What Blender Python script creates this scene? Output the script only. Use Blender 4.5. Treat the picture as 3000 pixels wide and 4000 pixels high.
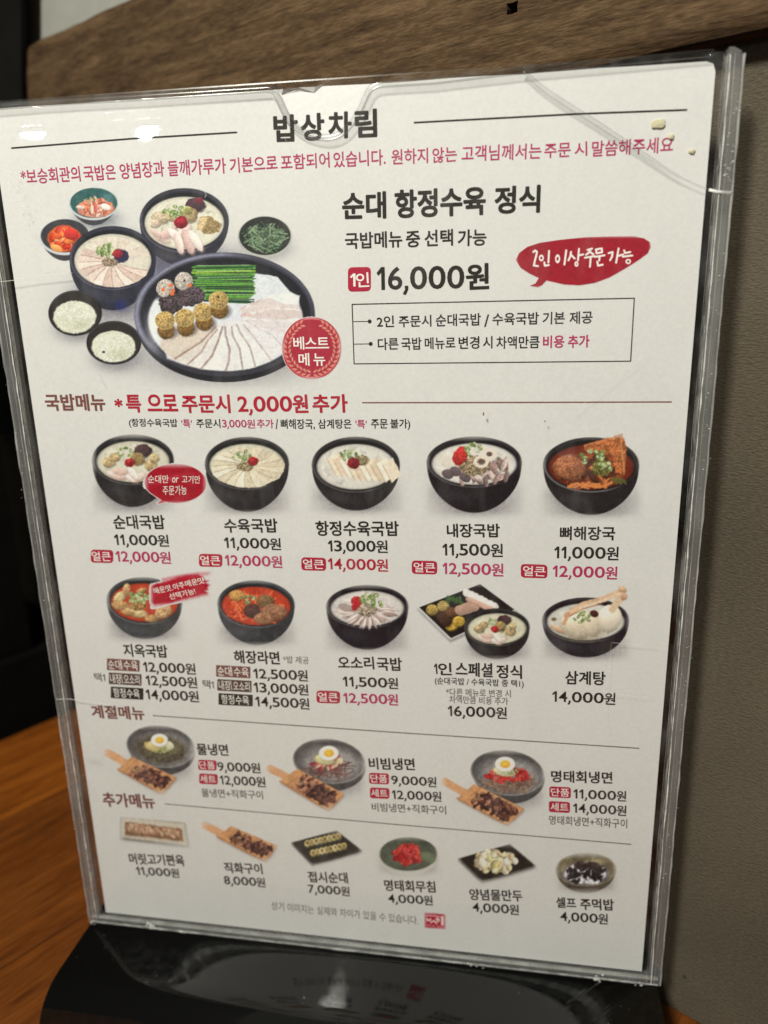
import bpy, bmesh, math, random
import numpy as np
from mathutils import Matrix, Vector
for o in list(bpy.data.objects): bpy.data.objects.remove(o)
SC = bpy.context.scene; COL = SC.collection
MM = 0.001
# ------------------------------------------------------------------ camera
cd = bpy.data.cameras.new('camera'); cam = bpy.data.objects.new('camera', cd); COL.objects.link(cam); SC.camera = cam
cam.matrix_world = Matrix(((0.98675138, -0.0216185, 0.1607929, 0.054993), (0.16073162, 0.26508021, -0.95073542, -0.244666),
                           (-0.02206954, 0.96398399, 0.26504304, 0.239881), (0, 0, 0, 1)))
cd.sensor_fit = 'VERTICAL'; cd.sensor_height = 24; cd.sensor_width = 18; cd.lens = 24 * 3087.85 / 4000
cd.clip_start = 0.01; cd.clip_end = 50
cd.dof.use_dof = True; cd.dof.focus_distance = 0.245; cd.dof.aperture_fstop = 5.4
# ------------------------------------------------------------------ exposure, ambient, lamps
SC.view_settings.view_transform = 'Standard'; SC.view_settings.look = 'None'; SC.view_settings.exposure = 0; SC.view_settings.gamma = 1
SC.render.resolution_x = 768; SC.render.resolution_y = 1024
SC.cycles.use_denoising = True; SC.cycles.max_bounces = 12; SC.cycles.transparent_max_bounces = 24; SC.cycles.transmission_bounces = 10
SC.cycles.caustics_refractive = False; SC.cycles.caustics_reflective = False; SC.cycles.sample_clamp_indirect = 4
W = bpy.data.worlds.new('World'); SC.world = W; W.use_nodes = True
bg = W.node_tree.nodes['Background']; bg.inputs[0].default_value = (1, 1, .86, 1); bg.inputs[1].default_value = 0.15
def lamp(name, loc, to, size, power, col, shape='DISK', spread=180):
    l = bpy.data.lights.new(name, 'AREA'); l.shape = shape; l.size = size; l.energy = power; l.spread = math.radians(spread); l.color = col
    o = bpy.data.objects.new(name, l); COL.objects.link(o); o.location = loc
    o.rotation_euler = (Vector(to) - Vector(loc)).to_track_quat('-Z', 'Y').to_euler(); return o
lamp('added_main_lamp', (-0.34, -0.86, 1.04), (-0.02, 0.02, 0.42), 0.22, 4.75, (1, .985, .87), spread=84)  # broad main lamp, added out of view to light the card and wall
for x, y, z in ((-.090 - .511 * 2.6, -.0055 - .845 * 2.6, .289 + .158 * 2.6), (-.053 - .405 * 2.6, -.0055 - .90 * 2.6, .288 + .164 * 2.6)):
    lamp('pendant_lamp', (x, y, z), (0, 0, .2), 0.036, 1.4, (1, .98, .9))
# ------------------------------------------------------------------ print layout, millimetres on the sheet
LETTERS=[
('밥', 89.26, 283.55, 6.92, 6.89, -0.0209, 'ink', 0.034, 0, 't'),
('상', 97.39, 283.35, 6.74, 6.92, -0.0011, 'ink', 0.034, 0, 't'),
('차', 105.46, 283.67, 6.52, 6.69, -0.03, 'ink', 0.034, 0, 't'),
('림', 113.31, 283.47, 6.09, 7.03, -0.0077, 'ink', 0.034, 0, 't'),
('*보승회관의', 7.42, 275.35, 19.82, 4.33, 0.0047, 'pink', 0.012, 0, 't'),
('국밥은', 28.38, 275.4, 10.5, 4.28, 0.0074, 'pink', 0.012, 0, 't'),
('양념장과', 40.31, 275.48, 14.2, 4.37, 0.0119, 'pink', 0.012, 0, 't'),
('들깨가루가', 55.69, 275.6, 18.22, 4.32, 0.0022, 'pink', 0.012, 0, 't'),
('기본으로', 75.13, 275.65, 14.6, 4.14, 0.0123, 'pink', 0.012, 0, 't'),
('포함되어', 90.78, 275.78, 14.62, 4.1, 0.0067, 'pink', 0.012, 0, 't'),
('있습니다.', 106.59, 275.73, 15.24, 4.19, 0.0025, 'pink', 0.012, 0, 't'),
('원하지', 123.56, 275.74, 10.47, 4.01, 0.0013, 'pink', 0.012, 0, 't'),
('않는', 135.34, 275.63, 6.9, 3.98, 0.0158, 'pink', 0.012, 0, 't'),
('고객님께서는', 143.55, 275.68, 22.04, 4.06, -0.0135, 'pink', 0.012, 0, 't'),
('주문', 166.47, 275.46, 7.1, 3.66, 0.0035, 'pink', 0.012, 0, 't'),
('시', 174.7, 275.43, 3.42, 3.64, 0.0567, 'pink', 0.012, 0, 't'),
('말씀해주세요', 179.31, 275.22, 21.34, 3.96, 0.0076, 'pink', 0.012, 0, 't'),
('순대', 108.76, 261.59, 12.75, 7.15, -0.0091, 'ink', 0.034, 0, 't'),
('항정수육', 124.42, 261.37, 25.87, 7.44, 0.0026, 'ink', 0.034, 0, 't'),
('정식', 153.08, 261.53, 12.47, 7.06, -0.0051, 'ink', 0.034, 0, 't'),
('국밥메뉴', 109.19, 253.22, 17.05, 4.55, 0.0021, 'ink', 0.022, 0, 't'),
('중', 127.48, 253.08, 4.09, 4.38, 0.0366, 'ink', 0.022, 0, 't'),
('선택', 132.88, 253.18, 8.23, 4.49, 0.0107, 'ink', 0.022, 0, 't'),
('가능', 142.54, 253.02, 8.19, 4.46, -0.006, 'ink', 0.022, 0, 't'),
('1', 110.23, 242.53, 1.67, 3.7, -0.0234, 'white', 0.012, 0, 'd'),
('인', 112.18, 242.19, 3.93, 4.11, 0.0312, 'white', 0.014, 0, 't'),
('16,000', 118.41, 241.34, 25.97, 6.44, -0.0065, 'ink', 0.02, 0, 'd'),
('원', 145.11, 240.8, 6.49, 7.06, 0.0202, 'ink', 0.03, 0, 't'),
('2인', 118.12, 230.38, 5.23, 3.34, 0.0123, 'ink', 0.016, 0, 't'),
('주문시', 124.79, 230.27, 9.89, 3.39, 0.0137, 'ink', 0.016, 0, 't'),
('순대국밥', 136.01, 230.31, 13.39, 3.58, 0.011, 'ink', 0.016, 0, 't'),
('/', 150.42, 230.02, 1.31, 3.56, -0.0156, 'ink', 0.016, 0, 't'),
('수육국밥', 152.82, 230.41, 13.44, 3.54, 0.0051, 'ink', 0.016, 0, 't'),
('기본', 167.4, 230.46, 6.3, 3.51, 0.0062, 'ink', 0.016, 0, 't'),
('제공', 175.11, 230.4, 6.51, 3.49, 0.0268, 'ink', 0.016, 0, 't'),
('다른', 118.25, 223.6, 6.33, 3.54, 0.0122, 'ink', 0.016, 0, 't'),
('국밥', 125.5, 223.52, 6.12, 3.67, 0.0129, 'ink', 0.016, 0, 't'),
('메뉴로', 132.67, 223.66, 9.19, 3.5, 0.0126, 'ink', 0.016, 0, 't'),
('변경', 142.9, 223.62, 6.13, 3.63, 0.0124, 'ink', 0.016, 0, 't'),
('시', 150.13, 223.68, 2.78, 3.61, 0.0146, 'ink', 0.016, 0, 't'),
('차액만큼', 154.08, 223.56, 12.59, 3.59, 0.0057, 'ink', 0.016, 0, 't'),
('비용', 167.75, 223.62, 6.06, 3.56, 0.012, 'pink', 0.024, 0, 't'),
('추가', 174.95, 223.61, 6.07, 3.55, 0.0235, 'pink', 0.024, 0, 't'),
('국밥메뉴', 4.98, 204.94, 21.36, 5.41, 0.001, 'brown', 0.032, 0, 't'),
('*', 29.83, 206.19, 2.62, 2.6, 0.0002, 'red', 0.03, 0, 't'),
('특', 33.89, 204.4, 5.04, 5.67, 0.0013, 'red', 0.03, 0, 't'),
('으로', 41.3, 204.82, 10.29, 5.31, 0.0011, 'red', 0.03, 0, 't'),
('주문시', 53.23, 204.27, 16.25, 5.75, 0.0014, 'red', 0.03, 0, 't'),
('추가', 96.91, 204.33, 11.19, 5.6, 0.0154, 'red', 0.03, 0, 't'),
('원', 90.45, 204.32, 4.86, 5.63, 0.0176, 'red', 0.03, 0, 't'),
('2,000', 72.17, 204.61, 17.9, 4.89, 0.0056, 'red', 0.026, 0, 'd'),
('(항정수육국밥', 34.05, 199.23, 16.96, 3.11, -0.0051, 'ink', 0.016, 0, 't'),
("'특'", 52.41, 199.31, 3.59, 2.77, 0.0045, 'pink', 0.016, 0, 't'),
('주문시', 57.52, 199.33, 8.21, 2.91, 0.0045, 'ink', 0.016, 0, 't'),
('추가', 78.08, 199.35, 5.53, 2.88, -0.0099, 'pink', 0.016, 0, 't'),
('/', 84.33, 199.05, 0.82, 3.19, 0.0048, 'ink', 0.016, 0, 't'),
('뼈해장국,', 86.05, 198.98, 11.16, 3.34, -0.0023, 'ink', 0.016, 0, 't'),
('삼계탕은', 98.36, 199.28, 10.75, 3.0, 0.0047, 'ink', 0.016, 0, 't'),
("'특'", 110.46, 199.41, 3.57, 2.67, 0.0046, 'pink', 0.016, 0, 't'),
('주문', 115.45, 199.36, 5.27, 2.97, 0.0047, 'ink', 0.016, 0, 't'),
('불가)', 121.58, 199.0, 6.25, 3.42, 0.0049, 'ink', 0.016, 0, 't'),
('3,000', 66.33, 199.53, 8.24, 2.5, -0.0028, 'pink', 0.014, 0, 'd'),
('원', 74.71, 199.26, 2.7, 2.84, -0.0027, 'pink', 0.014, 0, 't'),
('순대국밥', 24.27, 163.87, 18.8, 4.96, 0.0262, 'ink', 0.024, 0, 't'),
('수육국밥', 64.31, 163.7, 18.52, 4.84, 0.027, 'ink', 0.024, 0, 't'),
('항정수육국밥', 95.99, 163.44, 27.61, 5.08, 0.0247, 'ink', 0.024, 0, 't'),
('내장국밥', 139.31, 164.12, 16.75, 4.49, 0.0281, 'ink', 0.024, 0, 't'),
('뼈해장국', 174.82, 164.27, 16.69, 4.39, 0.0196, 'ink', 0.024, 0, 't'),
('지옥국밥', 22.08, 115.49, 16.87, 4.93, 0.0231, 'ink', 0.024, 0, 't'),
('해장라면', 63.92, 115.26, 16.59, 4.97, 0.0202, 'ink', 0.024, 0, 't'),
('오소리', 101.59, 115.2, 12.58, 4.74, 0.045, 'ink', 0.024, 0, 't'),
('국밥', 115.2, 115.38, 8.61, 4.97, 0.0391, 'ink', 0.024, 0, 't'),
('인', 136.33, 114.99, 4.48, 4.49, 0.0411, 'ink', 0.024, 0, 't'),
('스페셜', 142.15, 115.0, 12.27, 5.15, 0.0117, 'ink', 0.024, 0, 't'),
('정식', 155.81, 114.97, 8.35, 4.94, 0.0305, 'ink', 0.024, 0, 't'),
('삼계탕', 178.39, 114.14, 12.78, 4.88, 0.0297, 'ink', 0.024, 0, 't'),
('물냉면', 46.54, 76.85, 12.05, 4.75, 0.0389, 'ink', 0.024, 0, 't'),
('비빔냉면', 111.33, 76.13, 16.41, 4.75, 0.0578, 'ink', 0.024, 0, 't'),
('명태회냉면', 175.16, 76.5, 20.25, 4.57, 0.0545, 'ink', 0.024, 0, 't'),
('머릿고기편육', 13.61, 24.88, 23.11, 5.11, 0.0664, 'ink', 0.024, 0, 't'),
('직화구이', 52.99, 25.18, 15.31, 4.83, 0.0712, 'ink', 0.024, 0, 't'),
('접시순대', 86.37, 24.7, 15.39, 4.92, 0.0778, 'ink', 0.024, 0, 't'),
('명태회무침', 115.76, 24.3, 19.1, 4.98, 0.0723, 'ink', 0.024, 0, 't'),
('양념물만두', 147.5, 24.01, 19.14, 4.89, 0.0813, 'ink', 0.024, 0, 't'),
('셀프', 178.68, 24.44, 6.98, 4.51, 0.077, 'ink', 0.024, 0, 't'),
('주먹밥', 187.22, 24.53, 11.62, 4.9, 0.0871, 'ink', 0.024, 0, 't'),
('11,000', 23.73, 158.11, 15.85, 3.77, 0.0164, 'ink', 0.02, 0, 'd'),
('원', 39.77, 157.99, 3.98, 4.28, 0.0166, 'ink', 0.02, 0, 't'),
('11,000', 63.69, 158.24, 15.88, 3.69, 0.0085, 'ink', 0.02, 0, 'd'),
('원', 79.76, 158.01, 3.79, 4.18, 0.0087, 'ink', 0.02, 0, 't'),
('13,000', 99.78, 158.13, 16.02, 3.78, 0.0227, 'ink', 0.02, 0, 'd'),
('원', 116.0, 158.12, 3.8, 4.28, 0.0229, 'ink', 0.02, 0, 't'),
('11,500', 137.8, 157.93, 15.24, 3.93, 0.024, 'ink', 0.02, 0, 'd'),
('원', 153.26, 157.91, 3.86, 4.45, 0.0243, 'ink', 0.02, 0, 't'),
('11,000', 173.24, 158.14, 15.76, 3.84, 0.0172, 'ink', 0.02, 0, 'd'),
('원', 189.23, 158.03, 3.69, 4.35, 0.0174, 'ink', 0.02, 0, 't'),
('12,000', 23.53, 152.01, 16.12, 3.82, 0.0113, 'pink', 0.02, 0, 'd'),
('원', 39.83, 151.81, 4.01, 4.33, 0.0115, 'pink', 0.02, 0, 't'),
('12,000', 63.43, 151.92, 16.15, 3.73, 0.0081, 'pink', 0.02, 0, 'd'),
('원', 79.78, 151.68, 3.82, 4.23, 0.0084, 'pink', 0.02, 0, 't'),
('14,000', 99.5, 151.85, 16.2, 3.83, 0.0096, 'red', 0.02, 0, 'd'),
('원', 115.91, 151.62, 3.83, 4.34, 0.0098, 'red', 0.02, 0, 't'),
('12,500', 137.78, 151.53, 15.65, 3.83, 0.012, 'pink', 0.02, 0, 'd'),
('원', 153.65, 151.34, 3.73, 4.34, 0.0123, 'pink', 0.02, 0, 't'),
('12,000', 172.95, 151.87, 16.1, 3.74, 0.0096, 'pink', 0.02, 0, 'd'),
('원', 189.28, 151.65, 3.57, 4.24, 0.0099, 'pink', 0.02, 0, 't'),
('12,000', 28.96, 109.8, 15.96, 3.85, 0.0199, 'ink', 0.02, 0, 'd'),
('원', 45.1, 109.74, 3.85, 4.37, 0.0202, 'ink', 0.02, 0, 't'),
('12,500', 29.36, 104.41, 15.64, 3.89, 0.0182, 'ink', 0.02, 0, 'd'),
('원', 45.18, 104.31, 3.86, 4.41, 0.0184, 'ink', 0.02, 0, 't'),
('14,000', 28.72, 98.65, 16.36, 3.94, 0.0229, 'ink', 0.02, 0, 'd'),
('원', 45.25, 98.64, 3.89, 4.46, 0.0231, 'ink', 0.02, 0, 't'),
('12,500', 70.55, 109.69, 15.94, 3.76, 0.0181, 'ink', 0.02, 0, 'd'),
('원', 86.68, 109.61, 3.66, 4.27, 0.0183, 'ink', 0.02, 0, 't'),
('13,000', 70.31, 104.21, 16.1, 3.81, 0.0175, 'ink', 0.02, 0, 'd'),
('원', 86.6, 104.12, 3.68, 4.31, 0.0177, 'ink', 0.02, 0, 't'),
('14,500', 70.51, 98.62, 15.96, 3.85, 0.0203, 'ink', 0.02, 0, 'd'),
('원', 86.66, 98.57, 3.7, 4.36, 0.0205, 'ink', 0.02, 0, 't'),
('11,500', 102.9, 108.6, 15.66, 3.74, 0.0268, 'ink', 0.02, 0, 'd'),
('원', 118.75, 108.65, 3.57, 4.23, 0.027, 'ink', 0.02, 0, 't'),
('12,500', 102.82, 102.2, 15.6, 3.79, 0.0304, 'pink', 0.02, 0, 'd'),
('원', 118.6, 102.3, 3.59, 4.29, 0.0306, 'pink', 0.02, 0, 't'),
('16,000', 139.46, 99.59, 16.2, 3.9, 0.031, 'ink', 0.02, 0, 'd'),
('원', 155.87, 99.71, 3.6, 4.42, 0.0312, 'ink', 0.02, 0, 't'),
('14,000', 174.33, 107.45, 16.66, 3.84, 0.0252, 'ink', 0.02, 0, 'd'),
('원', 191.2, 107.49, 3.5, 4.35, 0.0254, 'ink', 0.02, 0, 't'),
('9,000', 53.98, 70.57, 12.74, 3.76, 0.0492, 'ink', 0.02, 0, 'd'),
('원', 66.88, 70.83, 3.57, 4.27, 0.0494, 'ink', 0.02, 0, 't'),
('12,000', 54.44, 64.85, 13.87, 3.8, 0.0403, 'ink', 0.02, 0, 'd'),
('원', 68.48, 65.03, 3.58, 4.31, 0.0405, 'ink', 0.02, 0, 't'),
('9,000', 119.2, 70.68, 12.74, 3.55, 0.034, 'ink', 0.02, 0, 'd'),
('원', 132.12, 70.76, 3.24, 4.03, 0.0342, 'ink', 0.02, 0, 't'),
('12,000', 119.31, 64.58, 14.38, 3.59, 0.0475, 'ink', 0.02, 0, 'd'),
('원', 133.85, 64.91, 3.25, 4.07, 0.0477, 'ink', 0.02, 0, 't'),
('11,000', 182.74, 70.72, 14.23, 3.59, 0.0388, 'ink', 0.02, 0, 'd'),
('원', 197.16, 70.92, 3.15, 4.07, 0.0391, 'ink', 0.02, 0, 't'),
('14,000', 182.9, 64.99, 14.46, 3.63, 0.038, 'ink', 0.02, 0, 'd'),
('원', 197.55, 65.18, 3.16, 4.12, 0.0382, 'ink', 0.02, 0, 't'),
('11,000', 15.85, 20.1, 14.42, 3.74, 0.0513, 'ink', 0.02, 0, 'd'),
('원', 30.42, 20.48, 3.45, 4.24, 0.0515, 'ink', 0.02, 0, 't'),
('8,000', 52.32, 19.83, 13.02, 3.85, 0.0507, 'ink', 0.02, 0, 'd'),
('원', 65.49, 20.12, 3.48, 4.37, 0.0509, 'ink', 0.02, 0, 't'),
('7,000', 85.95, 19.79, 12.71, 3.78, 0.0463, 'ink', 0.02, 0, 'd'),
('원', 98.82, 20.01, 3.35, 4.29, 0.0465, 'ink', 0.02, 0, 't'),
('4,000', 116.95, 19.06, 13.35, 3.81, 0.0691, 'ink', 0.02, 0, 'd'),
('원', 130.45, 19.62, 3.32, 4.32, 0.0693, 'ink', 0.02, 0, 't'),
('4,000', 148.53, 18.94, 13.29, 3.96, 0.053, 'ink', 0.02, 0, 'd'),
('원', 162.01, 19.26, 3.38, 4.49, 0.0533, 'ink', 0.02, 0, 't'),
('4,000', 180.29, 18.76, 13.15, 4.0, 0.0561, 'ink', 0.02, 0, 'd'),
('원', 193.63, 19.1, 3.35, 4.54, 0.0563, 'ink', 0.02, 0, 't'),
('*밥 제공', 81.78, 116.29, 9.26, 2.85, 0.0077, 'grey', 0.004, 0, 't'),
('택', 9.12, 104.7, 2.87, 3.46, 0.005, 'grey', 0.012, 0, 't'),
('1', 12.35, 105.06, 1.03, 2.8, -0.0174, 'grey', 0.01, 0, 'd'),
('택', 51.12, 104.58, 2.88, 3.38, -0.0197, 'grey', 0.012, 0, 't'),
('1', 54.33, 104.78, 0.98, 2.73, -0.0177, 'grey', 0.01, 0, 'd'),
('1', 134.84, 115.25, 1.11, 3.81, 0.0601, 'ink', 0.016, 0, 'd'),
('(순대국밥 / 수육국밥 중 택1)', 135.05, 110.99, 29.8, 3.12, 0.0226, 'ink', 0.014, 0, 't'),
('*다른 메뉴로 변경 시', 138.84, 107.27, 21.88, 2.88, 0.0338, 'grey', 0.01, 0, 't'),
('차액만큼 비용 추가', 139.94, 104.52, 19.9, 2.89, 0.0279, 'grey', 0.01, 0, 't'),
('물냉면+직화구이', 46.62, 58.74, 24.1, 3.67, 0.0454, 'grey', 0.012, 0, 't'),
('비빔냉면+직화구이', 111.79, 58.68, 27.03, 3.63, 0.0426, 'grey', 0.012, 0, 't'),
('명태회냉면+직화구이', 174.99, 59.36, 26.31, 3.67, 0.0399, 'grey', 0.012, 0, 't'),
('계절메뉴', 6.22, 89.28, 20.94, 5.4, 0.0314, 'brown', 0.03, 0, 't'),
('추가메뉴', 5.85, 50.74, 21.34, 6.16, 0.0443, 'brown', 0.03, 0, 't'),
('상기 이미지는 실제와 차이가 있을 수 있습니다.', 70.77, 10.04, 57.38, 3.95, 0.0037, 'grey', 0, 0, 't'),
('베', 91.65, 224.04, 3.43, 3.9, -0.0064, 'white', 0.014, 0, 't'),
('스', 95.44, 224.32, 3.65, 3.27, 0.0021, 'white', 0.014, 0, 't'),
('트', 99.23, 224.33, 3.74, 3.26, 0.0017, 'white', 0.014, 0, 't'),
('메', 93.08, 219.04, 3.42, 3.9, 0.0017, 'white', 0.014, 0, 't'),
('뉴', 97.85, 218.97, 3.71, 3.83, 0.0009, 'white', 0.014, 0, 't'),
('순대만', 38.63, 180.46, 7.46, 2.72, 0.0162, 'white', 0, 0.12, 't'),
('or', 47.26, 180.76, 2.3, 1.75, 0.0161, 'white', 0, 0.2, 't'),
('고기만', 50.61, 180.66, 6.6, 2.62, -0.0079, 'white', 0, 0.12, 't'),
('주문가능', 43.5, 176.36, 8.62, 3.21, 0.0374, 'white', 0, 0.12, 't'),
('매운맛.', 36.56, 140.21, 7.29, 2.35, 0.2444, 'white', 0.006, 0, 't'),
('아주', 43.98, 142.07, 4.35, 2.33, 0.2594, 'white', 0.006, 0, 't'),
('매운', 48.55, 143.37, 4.76, 2.32, 0.2568, 'white', 0.006, 0, 't'),
('맛', 53.24, 144.59, 2.55, 2.31, 0.2071, 'white', 0.006, 0, 't'),
('선택', 42.14, 138.35, 4.52, 2.35, 0.2355, 'white', 0.006, 0, 't'),
('가능!', 46.98, 139.59, 5.19, 2.34, 0.2767, 'white', 0.006, 0, 't'),
('얼큰', 14.51, 151.91, 7.14, 3.5, 0.0129, 'white', 0.006, 0, 't'),
('얼큰', 54.59, 151.8, 7.11, 3.36, 0.0141, 'white', 0.006, 0, 't'),
('얼큰', 90.9, 151.73, 7.16, 3.35, 0.0057, 'white', 0.006, 0, 't'),
('얼큰', 128.32, 151.82, 7.05, 3.36, 0.0085, 'white', 0.006, 0, 't'),
('얼큰', 163.64, 151.83, 7.05, 3.34, 0.001, 'white', 0.006, 0, 't'),
('얼큰', 93.73, 102.15, 7.17, 3.53, 0.0265, 'white', 0.006, 0, 't'),
('단품', 46.74, 70.96, 6.1, 3.16, 0.0396, 'white', 0.006, 0, 't'),
('단품', 111.6, 70.79, 6.1, 3.28, 0.0413, 'white', 0.006, 0, 't'),
('단품', 175.2, 70.95, 6.14, 3.16, 0.0355, 'white', 0.006, 0, 't'),
('세트', 46.59, 65.0, 6.19, 3.26, 0.0324, 'white', 0.006, 0, 't'),
('세트', 111.73, 64.75, 6.0, 3.25, 0.0439, 'white', 0.006, 0, 't'),
('세트', 175.24, 65.01, 6.06, 3.2, 0.038, 'white', 0.006, 0, 't'),
('순대', 15.35, 110.04, 5.01, 3.73, 0.0107, 'white', 0.002, 0, 't'),
('수육', 21.38, 110.08, 5.48, 3.72, 0.0004, 'white', 0.002, 0, 't'),
('|', 20.61, 110.11, 0.19, 3.89, 0.0591, 'white', 0, 0, 't'),
('내장', 15.38, 104.35, 4.39, 3.77, 0.0067, 'white', 0.002, 0, 't'),
('오소리', 20.79, 104.36, 6.15, 3.76, 0.0098, 'white', 0.002, 0, 't'),
('|', 20.02, 104.4, 0.19, 3.93, 0.0626, 'white', 0, 0, 't'),
('항정수육', 15.93, 98.63, 10.34, 3.81, 0.0104, 'white', 0.004, 0, 't'),
('순대', 57.29, 109.91, 5.01, 3.65, 0.0133, 'white', 0.002, 0, 't'),
('수육', 63.32, 109.96, 5.48, 3.63, 0.0034, 'white', 0.002, 0, 't'),
('|', 62.56, 109.99, 0.19, 3.8, 0.0607, 'white', 0, 0, 't'),
('내장', 57.27, 104.33, 4.39, 3.69, 0.0095, 'white', 0.002, 0, 't'),
('오소리', 62.69, 104.36, 6.16, 3.67, 0.0126, 'white', 0.002, 0, 't'),
('|', 61.92, 104.39, 0.19, 3.84, 0.0642, 'white', 0, 0, 't'),
('항정수육', 57.77, 98.73, 10.35, 3.72, 0.0132, 'white', 0.004, 0, 't')]
TAGS=[('tag_red', [(109.49, 240.97), (116.52, 240.95), (116.72, 247.96), (109.74, 248.01)], 0.2), ('tag_red', [(13.73, 151.22), (22.24, 151.33), (22.85, 156.18), (14.39, 156.1)], 0.28), ('tag_red', [(53.85, 151.14), (62.31, 151.25), (62.7, 155.9), (54.28, 155.81)], 0.28), ('tag_red', [(90.18, 151.08), (98.71, 151.12), (98.91, 155.76), (90.43, 155.74)], 0.28), ('tag_red', [(127.63, 151.17), (136.03, 151.23), (136.05, 155.88), (127.7, 155.84)], 0.28), ('tag_red', [(162.98, 151.18), (171.38, 151.18), (171.23, 155.81), (162.87, 155.84)], 0.28), ('tag_red', [(93.01, 101.44), (101.55, 101.66), (101.74, 106.55), (93.25, 106.36)], 0.28), ('tag_red', [(46.1, 70.33), (53.36, 70.6), (53.73, 74.98), (46.5, 74.72)], 0.22), ('tag_red', [(111.0, 70.13), (118.26, 70.41), (118.36, 74.96), (111.13, 74.7)], 0.22), ('tag_red', [(174.63, 70.32), (181.94, 70.56), (181.77, 74.94), (174.49, 74.72)], 0.22), ('tag_red', [(45.94, 64.35), (53.31, 64.57), (53.7, 69.09), (46.36, 68.89)], 0.22), ('tag_red', [(111.14, 64.1), (118.28, 64.39), (118.38, 68.9), (111.27, 68.63)], 0.22), ('tag_red', [(174.68, 64.37), (181.89, 64.63), (181.71, 69.06), (174.53, 68.83)], 0.22), ('tag_brown', [(14.52, 109.59), (27.31, 109.62), (27.85, 114.3), (15.12, 114.3)], 0.06), ('tag_dark', [(14.54, 103.89), (27.4, 103.96), (27.94, 108.69), (15.15, 108.65)], 0.06), ('tag_black', [(14.57, 98.13), (27.49, 98.24), (28.04, 103.03), (15.18, 102.94)], 0.06), ('tag_brown', [(56.48, 109.46), (69.28, 109.53), (69.61, 114.1), (56.87, 114.07)], 0.06), ('tag_dark', [(56.46, 103.88), (69.32, 103.99), (69.66, 108.61), (56.85, 108.53)], 0.06), ('tag_black', [(56.43, 98.23), (69.37, 98.38), (69.7, 103.06), (56.83, 102.94)], 0.06)]
RULES=[(5.61, 285.81, 44.48, 286.49, 0.5, 'ink'), (44.48, 286.49, 77.99, 286.56, 0.5, 'ink'), (130.18, 286.41, 175.3, 286.22, 0.5, 'ink'), (175.3, 286.22, 203.51, 285.66, 0.5, 'ink'), (110.65, 237.27, 192.95, 237.33, 0.34, 'ink'), (192.95, 237.33, 192.99, 219.58, 0.34, 'ink'), (192.99, 219.58, 110.64, 219.49, 0.34, 'ink'), (110.64, 219.49, 110.65, 237.27, 0.34, 'ink'), (110.77, 232.18, 115.66, 232.17, 0.26, 'ink'), (110.69, 225.47, 115.93, 225.48, 0.26, 'ink'), (112.9, 207.49, 160.56, 207.54, 0.42, 'brown'), (160.56, 207.54, 205.27, 207.66, 0.42, 'brown'), (30.56, 91.98, 121.24, 91.74, 0.4, 'grey'), (121.24, 91.74, 203.29, 91.91, 0.4, 'grey'), (31.3, 54.16, 121.25, 53.85, 0.4, 'grey'), (121.25, 53.85, 203.0, 53.99, 0.4, 'grey')]
DOTS=[(115.89, 232.16), (116.01, 225.48)]
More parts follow.
